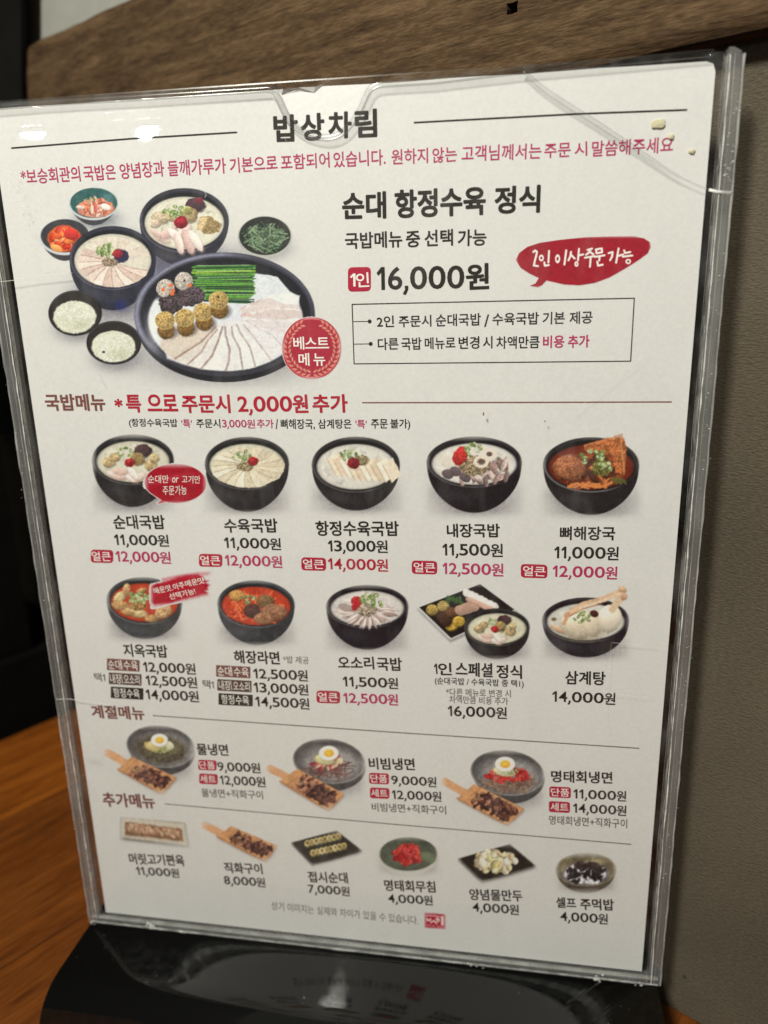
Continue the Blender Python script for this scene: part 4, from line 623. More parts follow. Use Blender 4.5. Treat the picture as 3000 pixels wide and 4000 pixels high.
def clear(name, rough=.015, tint=(.985, .985, .98), boost=1.0, haze=.0, facing=None, bump=None):
    """thin clear plastic: lets light through, mirrors by Fresnel"""
    m, nt, b = nodes(name); nt.nodes.remove(b); L = nt.links; out = nt.nodes['Material Output']
    tr = N(nt, 'ShaderNodeBsdfTransparent', i_Color=tint + (1,)); gl = N(nt, 'ShaderNodeBsdfGlossy', i_Roughness=rough); fr = N(nt, 'ShaderNodeFresnel', i_IOR=1.49); mx = N(nt, 'ShaderNodeMixShader')
    ge = N(nt, 'ShaderNodeNewGeometry'); io = N(nt, 'ShaderNodeMath', operation='MULTIPLY_ADD'); L.new(ge.outputs['Backfacing'], io.inputs[0]); io.inputs[1].default_value = 1 / 1.49 - 1.49; io.inputs[2].default_value = 1.49; L.new(io.outputs[0], fr.inputs['IOR'])      # same mirror strength from both sides of the sheet
    mu = N(nt, 'ShaderNodeMath', operation='MULTIPLY'); L.new(fr.outputs[0], mu.inputs[0]); mu.inputs[1].default_value = boost; mu.use_clamp = True
    L.new(mu.outputs[0], mx.inputs[0]); L.new(tr.outputs[0], mx.inputs[1]); L.new(gl.outputs[0], mx.inputs[2])
    if facing:
        lw = N(nt, 'ShaderNodeLayerWeight', i_Blend=.5); r = ramp(nt, [(0, (facing[0],) * 3), (.55, (facing[1],) * 3), (1, (facing[2],) * 3)]); L.new(lw.outputs['Facing'], r.inputs[0]); L.new(r.outputs[0], tr.inputs[0])
    last = mx
    if haze:
        df = N(nt, 'ShaderNodeBsdfDiffuse', i_Color=(.8, .8, .8, 1)); m2 = N(nt, 'ShaderNodeMixShader'); n = N(nt, 'ShaderNodeTexNoise', i_Scale=160.0, i_Detail=6.0); tc = N(nt, 'ShaderNodeTexCoord'); mp = N(nt, 'ShaderNodeMapping'); mp.inputs['Scale'].default_value = (1, 1, .35)
        L.new(tc.outputs['Object'], mp.inputs[0]); L.new(mp.outputs[0], n.inputs['Vector']); r = ramp(nt, [(.5, (0, 0, 0)), (.78, (haze,) * 3)] if haze < .1 else [(.3, (haze * .55,) * 3), (.7, (haze,) * 3)]); L.new(n.outputs[0], r.inputs[0])
        L.new(r.outputs[0], m2.inputs[0]); L.new(mx.outputs[0], m2.inputs[1]); L.new(df.outputs[0], m2.inputs[2]); last = m2
    if bump:
        n = N(nt, 'ShaderNodeTexNoise', i_Scale=bump[0], i_Detail=2.0); bp = N(nt, 'ShaderNodeBump', i_Strength=bump[1], i_Distance=.001); tc = N(nt, 'ShaderNodeTexCoord'); L.new(tc.outputs['Object'], n.inputs['Vector']); L.new(n.outputs[0], bp.inputs['Height'])
        L.new(bp.outputs[0], gl.inputs['Normal'])
    L.new(last.outputs[0], out.inputs[0]); return m
MAT['pane'] = clear('clear_acrylic_cover', boost=1.0, haze=.045, bump=(60., .02))
MAT['bead'] = clear('polished_acrylic_edge', rough=.18, facing=(.95, .88, .55), boost=1.0)
MAT['backpane'] = clear('clear_acrylic_back', boost=.5, rough=.2, haze=.05)
def frost(name, alpha, col=(.85, .85, .83), scale=500., lo=.35):
    m, nt, b = nodes(name); L = nt.links; b.inputs['Base Color'].default_value = col + (1,); b.inputs['Roughness'].default_value = .5; b.inputs['Specular IOR Level'].default_value = .12
    n = N(nt, 'ShaderNodeTexNoise', i_Scale=scale, i_Detail=5.0); tc = N(nt, 'ShaderNodeTexCoord'); L.new(tc.outputs['Object'], n.inputs['Vector']); r = ramp(nt, [(lo, (alpha * .35,) * 3), (.7, (alpha,) * 3)]); L.new(n.outputs[0], r.inputs[0]); L.new(r.outputs[0], b.inputs['Alpha'])
    return m
MAT['frost'] = frost('saw_cut_edge_and_glint', .95, scale=260.); MAT['frost_soft'] = frost('polished_edge_and_glint', .42, scale=90.); MAT['scuff'] = frost('white_scuff', .55, scale=900., lo=.45)  # the edge whites also colour the strips that imitate edge glints
MAT['glass'] = clear('acrylic_spacer', rough=.07, facing=(.92, .80, .40), boost=1.4, haze=.13)
m, nt, b = nodes('black_gloss_acrylic'); MAT['black'] = m
b.inputs['Base Color'].default_value = (.006, .006, .006, 1); b.inputs['Roughness'].default_value = .06; b.inputs['IOR'].default_value = 1.5
n = N(nt, 'ShaderNodeTexNoise', i_Scale=300.0, i_Detail=6.0); r = ramp(nt, [(.4, (.05,) * 3), (.75, (.16,) * 3)]); tc = N(nt, 'ShaderNodeTexCoord'); nt.links.new(tc.outputs['Object'], n.inputs['Vector']); nt.links.new(n.outputs[0], r.inputs[0]); nt.links.new(r.outputs[0], b.inputs['Roughness'])
n2 = N(nt, 'ShaderNodeTexNoise', i_Scale=35.0, i_Detail=1.0); bp = N(nt, 'ShaderNodeBump', i_Strength=.035, i_Distance=.0006); nt.links.new(tc.outputs['Object'], n2.inputs['Vector']); nt.links.new(n2.outputs[0], bp.inputs['Height']); nt.links.new(bp.outputs[0], b.inputs['Normal'])
def wood(name, stops, scale, rough, bump, stretch=14., spec=.4, ring=3., pores=True):
    m, nt, b = nodes(name); L = nt.links; tc = N(nt, 'ShaderNodeTexCoord'); mp = N(nt, 'ShaderNodeMapping'); mp.inputs['Scale'].default_value = (scale / stretch, scale, scale)
    L.new(tc.outputs['Object'], mp.inputs[0]); oi = N(nt, 'ShaderNodeObjectInfo'); va = N(nt, 'ShaderNodeVectorMath', operation='ADD'); L.new(mp.outputs[0], va.inputs[0]); mu = N(nt, 'ShaderNodeVectorMath', operation='SCALE', i_Scale=40.0); L.new(oi.outputs['Random'], mu.inputs[0]); L.new(mu.outputs[0], va.inputs[1])
    a = N(nt, 'ShaderNodeTexNoise', i_Scale=1.0, i_Detail=8.0, i_Roughness=.65, i_Distortion=.6); f = N(nt, 'ShaderNodeTexNoise', i_Scale=7.0, i_Detail=6.0, i_Roughness=.7); L.new(va.outputs[0], a.inputs['Vector']); L.new(va.outputs[0], f.inputs['Vector'])
    mx = N(nt, 'ShaderNodeMath', operation='MULTIPLY_ADD'); L.new(f.outputs[0], mx.inputs[0]); mx.inputs[1].default_value = .55; s2 = N(nt, 'ShaderNodeMath', operation='MULTIPLY'); L.new(a.outputs[0], s2.inputs[0]); s2.inputs[1].default_value = .6; L.new(s2.outputs[0], mx.inputs[2])
    r = ramp(nt, stops); L.new(mx.outputs[0], r.inputs[0]); b.inputs['Roughness'].default_value = rough
    m2 = N(nt, 'ShaderNodeMapping'); m2.inputs['Scale'].default_value = (.09, 1.25, 1.25); L.new(va.outputs[0], m2.inputs[0]); ck_ = N(nt, 'ShaderNodeTexNoise', i_Scale=2.6, i_Detail=5.0, i_Roughness=.6); L.new(m2.outputs[0], ck_.inputs['Vector'])
    cr = ramp(nt, [(.30, (.22,) * 3), (.40, (1,) * 3), (.62, (1,) * 3), (.72, (1.0,) * 3)]); L.new(ck_.outputs[0], cr.inputs[0]); mc = N(nt, 'ShaderNodeMix', data_type='RGBA', blend_type='MULTIPLY'); mc.inputs[0].default_value = 1; L.new(r.outputs[0], mc.inputs[6]); L.new(cr.outputs[0], mc.inputs[7]); L.new(mc.outputs[2], b.inputs['Base Color']); b.inputs['Specular IOR Level'].default_value = spec
    bp = N(nt, 'ShaderNodeBump', i_Strength=bump[0], i_Distance=bump[1]); L.new(mx.outputs[0], bp.inputs['Height']); L.new(bp.outputs[0], b.inputs['Normal']); return m
MAT['beam'] = wood('weathered_brown_timber', [(.38, (.010, .0045, .002)), (.46, (.038, .020, .009)), (.58, (.078, .044, .020)), (.72, (.140, .085, .043))], 210., .75, (.8, .0010), 7.5, .2)
MAT['table'] = wood('oiled_orange_brown_wood', [(.36, (.06, .014, .0015)), (.47, (.175, .044, .0045)), (.6, (.29, .080, .009)), (.78, (.40, .125, .016))], 110., .42, (.35, .0004), 11.)
MAT['table_dark'] = wood('oiled_red_brown_wood', [(.36, (.030, .009, .0015)), (.47, (.098, .026, .004)), (.6, (.175, .048, .007)), (.78, (.27, .082, .013))], 110., .42, (.35, .0004), 11.)
def plaster(name, c0, c1, scale, bump, aniso=(1, 1, 1), pits=False, rough=.85):
    m, nt, b = nodes(name); L = nt.links; tc = N(nt, 'ShaderNodeTexCoord'); mp = N(nt, 'ShaderNodeMapping'); mp.inputs['Scale'].default_value = aniso; L.new(tc.outputs['Object'], mp.inputs[0])
    a = N(nt, 'ShaderNodeTexNoise', i_Scale=scale, i_Detail=8.0, i_Roughness=.7); L.new(mp.outputs[0], a.inputs['Vector']); c = N(nt, 'ShaderNodeTexNoise', i_Scale=9.0, i_Detail=4.0); L.new(tc.outputs['Object'], c.inputs['Vector'])
    s = N(nt, 'ShaderNodeMath', operation='MULTIPLY_ADD'); L.new(a.outputs[0], s.inputs[0]); s.inputs[1].default_value = .5; h = N(nt, 'ShaderNodeMath', operation='MULTIPLY'); L.new(c.outputs[0], h.inputs[0]); h.inputs[1].default_value = .5; L.new(h.outputs[0], s.inputs[2])
    r = ramp(nt, [(.35, c0), (.65, c1)]); L.new(s.outputs[0], r.inputs[0]); col = r.outputs[0]
    if pits:
        v = N(nt, 'ShaderNodeTexVoronoi', i_Scale=55.0); L.new(tc.outputs['Object'], v.inputs['Vector']); pr = ramp(nt, [(.035, (.25,) * 3), (.07, (1,) * 3)]); L.new(v.outputs['Distance'], pr.inputs[0]); mm_ = N(nt, 'ShaderNodeMix', data_type='RGBA', blend_type='MULTIPLY'); mm_.inputs[0].default_value = .8; L.new(col, mm_.inputs[6]); L.new(pr.outputs[0], mm_.inputs[7]); col = mm_.outputs[2]
    L.new(col, b.inputs['Base Color']); b.inputs['Roughness'].default_value = rough; b.inputs['Specular IOR Level'].default_value = .2
    bp = N(nt, 'ShaderNodeBump', i_Strength=bump, i_Distance=.0012); L.new(a.outputs[0], bp.inputs['Height']); L.new(bp.outputs[0], b.inputs['Normal']); return m
MAT['wall'] = plaster('rough_grey_brown_plaster', (.072, .058, .042), (.172, .142, .104), 620., .85, (1, 1, 2.4), True)
MAT['paint'] = plaster('off_white_wall_paint', (.25, .25, .225), (.31, .31, .28), 60., .1)
MAT['floor'] = plaster('dark_floor', (.02, .016, .012), (.035, .028, .022), 20., .1)
MAT['dark'] = plaster('matt_black_metal', (.004, .004, .004), (.008, .0075, .007), 60., .05, rough=.6)
MAT['dark'].node_tree.nodes['Principled BSDF'].inputs['Specular IOR Level'].default_value = .05
MAT['crumb'] = plaster('dry_yellow_crumb', (.62, .57, .36), (.74, .70, .52), 900., .5)
MAT['speck'] = plaster('dark_speck', (.10, .07, .03), (.2, .15, .08), 900., .2)
# ------------------------------------------------------------------ helpers
def tag(o, label=None, cat=None, group=None, kind=None):
    for k, v in (('label', label), ('category', cat), ('group', group), ('kind', kind)):
        if v: o[k] = v
    return o
def empty(name, loc=(0, 0, 0), rot=(0, 0, 0), parent=None):
    o = bpy.data.objects.new(name, None); COL.objects.link(o); o.location = loc; o.rotation_euler = rot; o.parent = parent; o.empty_display_size = .02; return o
def mesh(name, v, f, mat, parent=None, smooth=False):
    me = bpy.data.meshes.new(name); me.from_pydata([tuple(p) for p in v], [], f); me.update()
    if smooth: me.polygons.foreach_set('use_smooth', [True] * len(me.polygons))
    me.materials.append(MAT[mat]); o = bpy.data.objects.new(name, me); COL.objects.link(o); o.parent = parent; return o
def frombm(name, bm, mat, parent=None, smooth=False):
    me = bpy.data.meshes.new(name); bmesh.ops.recalc_face_normals(bm, faces=bm.faces); bm.to_mesh(me); bm.free()
    if smooth: me.polygons.foreach_set('use_smooth', [True] * len(me.polygons))
    me.materials.append(MAT[mat]); o = bpy.data.objects.new(name, me); COL.objects.link(o); o.parent = parent; return o
def box(name, x0, x1, y0, y1, z0, z1, mat, parent=None, bev=0., seg=2):
    bm = bmesh.new(); bmesh.ops.create_cube(bm, size=1)
    for v in bm.verts: v.co = Vector(((x0 + x1) / 2 + v.co.x * (x1 - x0), (y0 + y1) / 2 + v.co.y * (y1 - y0), (z0 + z1) / 2 + v.co.z * (z1 - z0))) * MM
    if bev: bmesh.ops.bevel(bm, geom=bm.edges[:], offset=bev * MM, segments=seg, affect='EDGES', profile=.6)
    return frombm(name, bm, mat, parent)
def tube(name, pts, r, mat, parent, seg=8, flat=1.):
    P = [Vector(p) for p in pts]; v = []; f = []
    for i, p in enumerate(P):
        t = (P[min(i + 1, len(P) - 1)] - P[max(i - 1, 0)]).normalized(); a = t.cross(Vector((0, 1, 0))).normalized(); b_ = Vector((0, 1, 0))
        rr = r[i] if isinstance(r, list) else r
        for k in range(seg): q = 2 * math.pi * k / seg; v.append(p + a * rr * math.cos(q) + b_ * rr * flat * math.sin(q))
    for i in range(len(P) - 1):
        for k in range(seg): f.append((i * seg + k, i * seg + (k + 1) % seg, (i + 1) * seg + (k + 1) % seg, (i + 1) * seg + k))
    f.append(tuple(range(seg))[::-1]); f.append(tuple((len(P) - 1) * seg + k for k in range(seg)))
    return mesh(name, v, f, mat, parent, True)
def smoothline(P, n=6):                                       # Catmull-Rom through points
    out = []
    for i in range(len(P) - 1):
        p0, p1, p2, p3 = (np.array(P[max(i - 1, 0)]), np.array(P[i]), np.array(P[i + 1]), np.array(P[min(i + 2, len(P) - 1)]))
        for k in range(n):
            t = k / n; out.append(tuple(.5 * ((2 * p1) + (-p0 + p2) * t + (2 * p0 - 5 * p1 + 4 * p2 - p3) * t * t + (-p0 + 3 * p1 - 3 * p2 + p3) * t ** 3)))
    out.append(tuple(P[-1])); return out
LEAN = math.radians(.504)
# ------------------------------------------------------------------ room: walls, floor
wd = Vector((-.85452523, .51940988, 0)); wn = Vector((-.51940988, -.85452523, 0)); w0 = Vector((.115, .0141, 0))     # wall direction, outward normal, a point on it
wrot = math.atan2(-wd.y, -wd.x)                                # object x axis runs towards the right along the wall
def wallbox(name, s0, s1, n0, n1, z0, z1, mat, parent=None, bev=0, top=False):
    o = box(name, s0, s1, -n1, -n0, z0, z1, mat, parent, bev)
    if parent is None: o.location = w0; o.rotation_euler = (0, 0, wrot)
    return o
tag(wallbox('plaster_wall', -2500, 1500, -60, 0, -745, 340, 'wall'), kind='structure')
tag(wallbox('upper_wall', -2500, 1500, -60, 1.5, 340.5, 1800, 'paint'), kind='structure')
fl = mesh('floor', [(-4, -4, -.75), (4, -4, -.75), (4, 4, -.75), (-4, 4, -.75)], [(0, 1, 2, 3)], 'floor'); tag(fl, kind='structure')
# ------------------------------------------------------------------ timber beam on the wall
HOLE = (-70.6, 324.6)
def beam():
    e = empty('wooden_beam', w0, (0, 0, wrot)); nx, nz = 440, 44; s0, s1, z0, z1, th = -620, 260, 305.5, 374.7, 10
    v = []; f = []; R = np.random.RandomState(3); big = np.interp(np.arange(nx + 1), np.arange(0, nx + 9, 8), R.rand(nx // 8 + 2)); big2 = np.interp(np.arange(nx + 1), np.arange(0, nx + 6, 5), R.rand(nx // 5 + 2))
    rows = vnoise(nz + 1, nx + 1, 5) * .9 + vnoise(nz + 1, nx + 1, 2) * .35
    for j in range(nz + 1):
        for i in range(nx + 1):
            x = s0 + (s1 - s0) * i / nx; t = j / nz; z = z0 + (z1 - z0) * t; z += (-1.1 * big[i] if t == 0 else (.9 * big2[i] if t == 1 else 0)); ed = min(t, 1 - t); y = -th - .8 * rows[j, i] + (1.6 * (1 - ed / .05) ** 2 if ed < .05 else 0)
            v.append((x * MM, y * MM, z * MM))
    W_ = nx + 1
    # nail hole: where the ray of the eye meets the face, 91 mm left of the wall datum
    hi = int(round((HOLE[0] - s0) / (s1 - s0) * nx)); hj = int(round((HOLE[1] - z0) / (z1 - z0) * nz)); hole = {(i, j) for i in (hi, hi + 1) for j in (hj, hj + 1)}
    for j in range(nz):
        for i in range(nx):
            if (i, j) not in hole: f.append((j * W_ + i, j * W_ + i + 1, (j + 1) * W_ + i + 1, (j + 1) * W_ + i))
    c = [hj * W_ + hi, hj * W_ + hi + 1, hj * W_ + hi + 2, (hj + 1) * W_ + hi + 2, (hj + 2) * W_ + hi + 2, (hj + 2) * W_ + hi + 1, (hj + 2) * W_ + hi, (hj + 1) * W_ + hi]; b0 = len(v)
    for q in c: v[q] = (v[q][0] + .0005 * (R.rand() - .5), v[q][1], v[q][2] + .0004 * (R.rand() - .5)); v.append((v[q][0], v[q][1] + .011, v[q][2]))
    for k in range(8): f.append((c[k], c[(k + 1) % 8], b0 + (k + 1) % 8, b0 + k))
    f.append(tuple(b0 + k for k in range(8)))
    b1 = len(v)                                              # bottom and top faces back to the wall
    for i in range(W_): v.append((v[i][0], -.0001, v[i][2])); 
    b2 = len(v)
    for i in range(W_): q = nz * W_ + i; v.append((v[q][0], -.0001, v[q][2]))
    for i in range(nx): f.append((b1 + i, b1 + i + 1, i + 1, i)); q = nz * W_ + i; f.append((q, q + 1, b2 + i + 1, b2 + i))
    mesh('timber', v, f, 'beam', e)
    tag(e, 'rough dark brown timber beam fixed along the wall behind the menu, with one nail hole', 'beam')
beam()
# ------------------------------------------------------------------ table
tb = empty('dining_table', w0, (0, 0, wrot - math.pi / 2))
def board_(y0, y1, mat): return box('board', 1, 900, y0 + .25, y1 - .25, -52, -25, mat, tb, 1.0)
ys = [-391.5, -311.5, -214, -117, -20, 77, 174, 271, 400]
for i, (a, b_) in enumerate(zip(ys[:-1], ys[1:])): board_(a, b_, 'table' if i in (0, 3, 6) else 'table_dark')
for x, y in ((60, -340), (840, -340), (60, 340), (840, 340)): box('leg', x - 30, x + 30, y - 30, y + 30, -745, -52.3, 'dark', tb, 2)
tag(tb, 'orange brown wooden table top under the menu stand', 'table')
# ------------------------------------------------------------------ black order kiosk left of the table
ks = empty('order_kiosk', (0, 0, 0))
def prism(name, P, y0, y1, mat, parent, loc=None, rz=0):
    n = len(P); v = [(x * MM, y0 * MM, z * MM) for x, z in P] + [(x * MM, y1 * MM, z * MM) for x, z in P]
    f = [tuple(range(n)), tuple(range(2 * n - 1, n - 1, -1))] + [(i, i + n, (i + 1) % n + n, (i + 1) % n) for i in range(n)]
    o = mesh(name, v, f, mat, parent)
    if loc: o.location = loc; o.rotation_euler = (0, 0, rz)
    return o
prism('screen', [(-437.0, 154), (-700, 150), (-660, 470), (-348, 470)], -14, -10.9, 'dark', ks, w0, wrot)
prism('housing', [(-391, 376), (-700, 376), (-660, 470), (-366, 470)], -10.9, -2, 'dark', ks, w0, wrot)
prism('bracket', [(-480, 200), (-560, 200), (-560, 300), (-480, 300)], -10.8, -1, 'dark', ks, w0, wrot)
er = math.atan2(.8545, .5194)
prism('post', [(-420, 21.2), (35, 21.2), (35, 320), (-420, 320)], 10, 120, 'dark', ks, (-.265087, .153956, 0), er)
prism('cabinet', [(-560, -745), (74, -745), (74, 20), (-560, 20.5)], 2, 260, 'dark', ks, (-.265087, .153956, 0), er)
tag(ks, 'black order kiosk standing at the left end of the table', 'kiosk')
# ------------------------------------------------------------------ menu card
card = empty('menu_card', (0, 0, 0), (LEAN, 0, 0))
tag(card, 'white printed menu card with dishes and prices, slotted in the clear stand', 'menu card')
def cx(p, y=0.): return ((p[0] - 105) * MM, y * MM, p[1] * MM)
def plainpoly(name, P, z, mat, parent=card): return mesh(name, [cx(p, -z) for p in P], [tuple(range(len(P)))], mat, parent)
# sheet with a small crumpled nick in its top edge
top = [(210, 0), (210, 294.5), (209.3, 296.4), (207.5, 297)] + [(190 - 10 * i, 297 + .12 * math.sin(i * 1.7)) for i in range(9)] + [(104.3, 297.2), (102, 296.2), (97.5, 296.5), (92.8, 296.7), (91.2, 297.1)] + [(80 - 10 * i, 297 + .1 * math.sin(i * 2.1)) for i in range(8)] + [(1.5, 297), (0, 295.5), (0, 0)]
n = len(top); v = [cx(p, 0) for p in top] + [cx(p, .35) for p in top]
mesh('sheet', v, [tuple(range(n)), tuple(range(2 * n - 1, n - 1, -1))] + [(i, i + n, (i + 1) % n + n, (i + 1) % n) for i in range(n)], 'sheet', card)
fl_ = [((91, 297), -.1), ((92.9, 296.9), -1.1), ((92.2, 295.7), -.12), ((97.5, 297.1), -.9), ((102.2, 297.0), -.7), ((104.6, 297.7), -.1), ((101.7, 295.7), -.12), ((96.5, 296.6), -.15)]
mesh('crumpled_edge', [cx(p, y) for p, y in fl_], [(0, 2, 1), (1, 2, 7, 3), (3, 7, 6, 4), (4, 6, 5)], 'sheet', card)
paint_all(card)
for i, o in enumerate([o for o in card.children if o.name.startswith('printed_picture')]): o.location.y = -.0006 * MM * i
# lettering
DG = bpy.context.evaluated_depsgraph_get; CACHE = {}
def glyphs(s, bold, shear):
    k = (s, bold, shear)
    if k not in CACHE:
        c = bpy.data.curves.new('lettering', 'FONT'); c.body = s; c.offset = bold; c.shear = shear; c.resolution_u = 4; c.fill_mode = 'FRONT'
        o = bpy.data.objects.new('lettering', c); COL.objects.link(o); bpy.context.view_layer.update()
        ev = o.evaluated_get(DG()); me = ev.to_mesh(); V_ = np.empty(len(me.vertices) * 3); me.vertices.foreach_get('co', V_); V_ = V_.reshape(-1, 3)[:, :2].copy(); F_ = [tuple(p.vertices) for p in me.polygons]; ev.to_mesh_clear()
        bpy.data.objects.remove(o); bpy.data.curves.remove(c); CACHE[k] = (V_, F_)
    return CACHE[k]
def digits(s, bold):                                         # price figures: unit height, round noughts, flagged one
    x = 0.; V_ = []; F_ = []; w_ = .135
    for ch in s:
        if ch == '1': g = np.array([(0, .74), (.20, 1), (.20 + w_, 1), (.20 + w_, 0), (.20, 0), (.20, .79), (.07, .64)]); fs = [(0, 6, 5, 1), (1, 5, 4, 3, 2)]; adv = .20 + w_ + .15
        elif ch == ',': g = np.array([(.03, .15), (.03 + w_, .15), (.03 + w_, -.02), (.03 + w_ * .25, -.24), (-.05, -.20), (.05, 0)]); fs = [tuple(range(6))]; adv = w_ + .13
        else:
            q, fs = glyphs(ch, bold, 0); r = glyphs('0', bold, 0)[0]; hh = r[:, 1].max() - r[:, 1].min(); g = (q - (q[:, 0].min(), r[:, 1].min())) / hh
            ink = .70 if ch == '0' else .60; g[:, 0] *= ink / g[:, 0].max(); adv = ink + .085
        k = sum(len(a) for a in V_); V_.append(g + (x, 0)); F_ += [tuple(k + i for i in f_) for f_ in fs]; x += adv
    return np.concatenate(V_), F_
def letter(s, x, y, w, h, ang, col, bold, shear, kind, z=.07):
    V_, F_ = digits(s, min(bold, .008)) if kind == 'd' else glyphs(s, min(bold, .008), shear); x0, x1 = V_[:, 0].min(), V_[:, 0].max()
    if kind == 'd': y0, y1 = 0., 1.
    else: y0, y1 = V_[:, 1].min(), V_[:, 1].max()
    P = (V_ - (x0, y0)) * (w / (x1 - x0), h / (y1 - y0)); c, q = math.cos(ang), math.sin(ang)
    P = np.stack([x + P[:, 0] * c - P[:, 1] * q, y + P[:, 0] * q + P[:, 1] * c], 1)
    em = h / (y1 - y0) if kind == 'd' else h / (y1 - y0); r_ = max(0., bold - .008) * (h / (y1 - y0)) * (.75 if kind == 'd' else 1)   # bold type: the same figure struck again around itself
    if kind == 'd': r_ *= 1.0 / .74
    hits = [(0, 0)] + ([(r_ * math.cos(t), r_ * math.sin(t)) for t in (0, 1.047, 2.094, 3.142, 4.189, 5.236)] if r_ > .01 else []); n_ = len(P)
    V3 = [cx((p[0] + dx, p[1] + dy), -z - .0015 * i) for i, (dx, dy) in enumerate(hits) for p in P]; F3 = [tuple(v + n_ * i for v in f_) for i in range(len(hits)) for f_ in F_]
    return mesh('lettering', V3, F3, col, card)
for L_ in LETTERS: letter(*L_)
for col, q, r in TAGS:
    q = [np.array(p) for p in q]; hgt = np.linalg.norm(q[3] - q[0]); rr = r * hgt; P = []
    for i in range(4):
        a, b_, c_ = q[i - 1], q[i], q[(i + 1) % 4]; u = (a - b_) / np.linalg.norm(a - b_); w_ = (c_ - b_) / np.linalg.norm(c_ - b_)
        for t in np.linspace(0, 1, 6): s0 = b_ + u * rr; s1 = b_ + w_ * rr; P.append(tuple((1 - t) ** 2 * s0 + 2 * t * (1 - t) * b_ + t * t * s1))
    plainpoly('printed_tag', P, .04, col)
for x0, y0, x1, y1, th, col in RULES:
    d = np.array([x1 - x0, y1 - y0]); d = d / np.linalg.norm(d); nn = np.array([-d[1], d[0]]) * th / 2; a = np.array([x0, y0]) - d * .1; b_ = np.array([x1, y1]) + d * .1
    plainpoly('printed_rule', [tuple(a - nn), tuple(b_ - nn), tuple(b_ + nn), tuple(a + nn)], .035, 'rule_brown' if col == 'brown' else col)
for x, y in DOTS: plainpoly('printed_dot', [(x + .62 * math.cos(t), y + .62 * math.sin(t)) for t in np.linspace(0, 6.283, 17)[:-1]], .05, 'ink')
# ------------------------------------------------------------------ clear stand on a black foot
hd = empty('menu_stand', (0, 0, 0), (LEAN, 0, 0)); tag(hd, 'clear acrylic menu stand on a glossy black curved foot, its cover chipped at the top', 'menu stand')
notch = smoothline(MARKS['notch'][2:-1], 5); nb = np.array(notch)
def in_notch(x, z):
    if not (nb[0, 0] < x < nb[-1, 0]): return False
    return z > np.interp(x, nb[:, 0], nb[:, 1])
def cover():
    xs = np.arange(-6.4, 216.5, 1.0); zs = np.concatenate([np.arange(-3.8, 284, 1.5), np.arange(284, 298.6, .35)]); X, Z = np.meshgrid(xs, zs)
    k = np.clip((Z - 289.5) / 3, 0, 1); k = k * np.clip((135 - X) / 30, .12, 1); Y = -2.3 + k * (.16 * np.sin((Z - 289.5) * 1.15) + .03 * np.sin(X * .31) + .02 * np.sin(X * .83 + Z)) + .012 * np.sin(X / 8.) * np.cos(Z / 11.) + .006 * np.sin(X / 3.1 + Z / 5.3)
    sx, sz = MARKS['streak'][0]; Y += 1.7 * np.exp(-((X - sx + 1) ** 2 / 22 + (Z - sz) ** 2 / 12)); gx, gz = MARKS['glints'][3]; Y -= .5 * np.exp(-((X - gx) ** 2 + (Z - gz + 1) ** 2) / 2.5)
    v = [((x - 105) * MM, y * MM, z * MM) for x, y, z in zip(X.ravel(), Y.ravel(), Z.ravel())]; nx = len(xs); f = []
    for j in range(len(zs) - 1):
        for i in range(nx - 1):
            if not in_notch((xs[i] + xs[i + 1]) / 2, (zs[j] + zs[j + 1]) / 2): f.append((j * nx + i, j * nx + i + 1, (j + 1) * nx + i + 1, (j + 1) * nx + i))
    return mesh('front_cover', v, f, 'pane', hd, True)
cv = cover()
box('back_panel', -111.4, 111.4, .6, 2.4, -3.9, 299.4, 'backpane', hd, .5)
rim = [(-6.2, 297.0), (20, 297.3), (50, 297.1)] + notch + [(136, 296.3), (160, 297.4), (190, 298.1), (209, 298.6)]
o = tube('polished_rim', [cx(p, -1.5) for p in smoothline(rim[:3], 8)[:-1] + notch + smoothline(rim[-4:], 8)], .95 * MM, 'bead', cv, 10, .95)
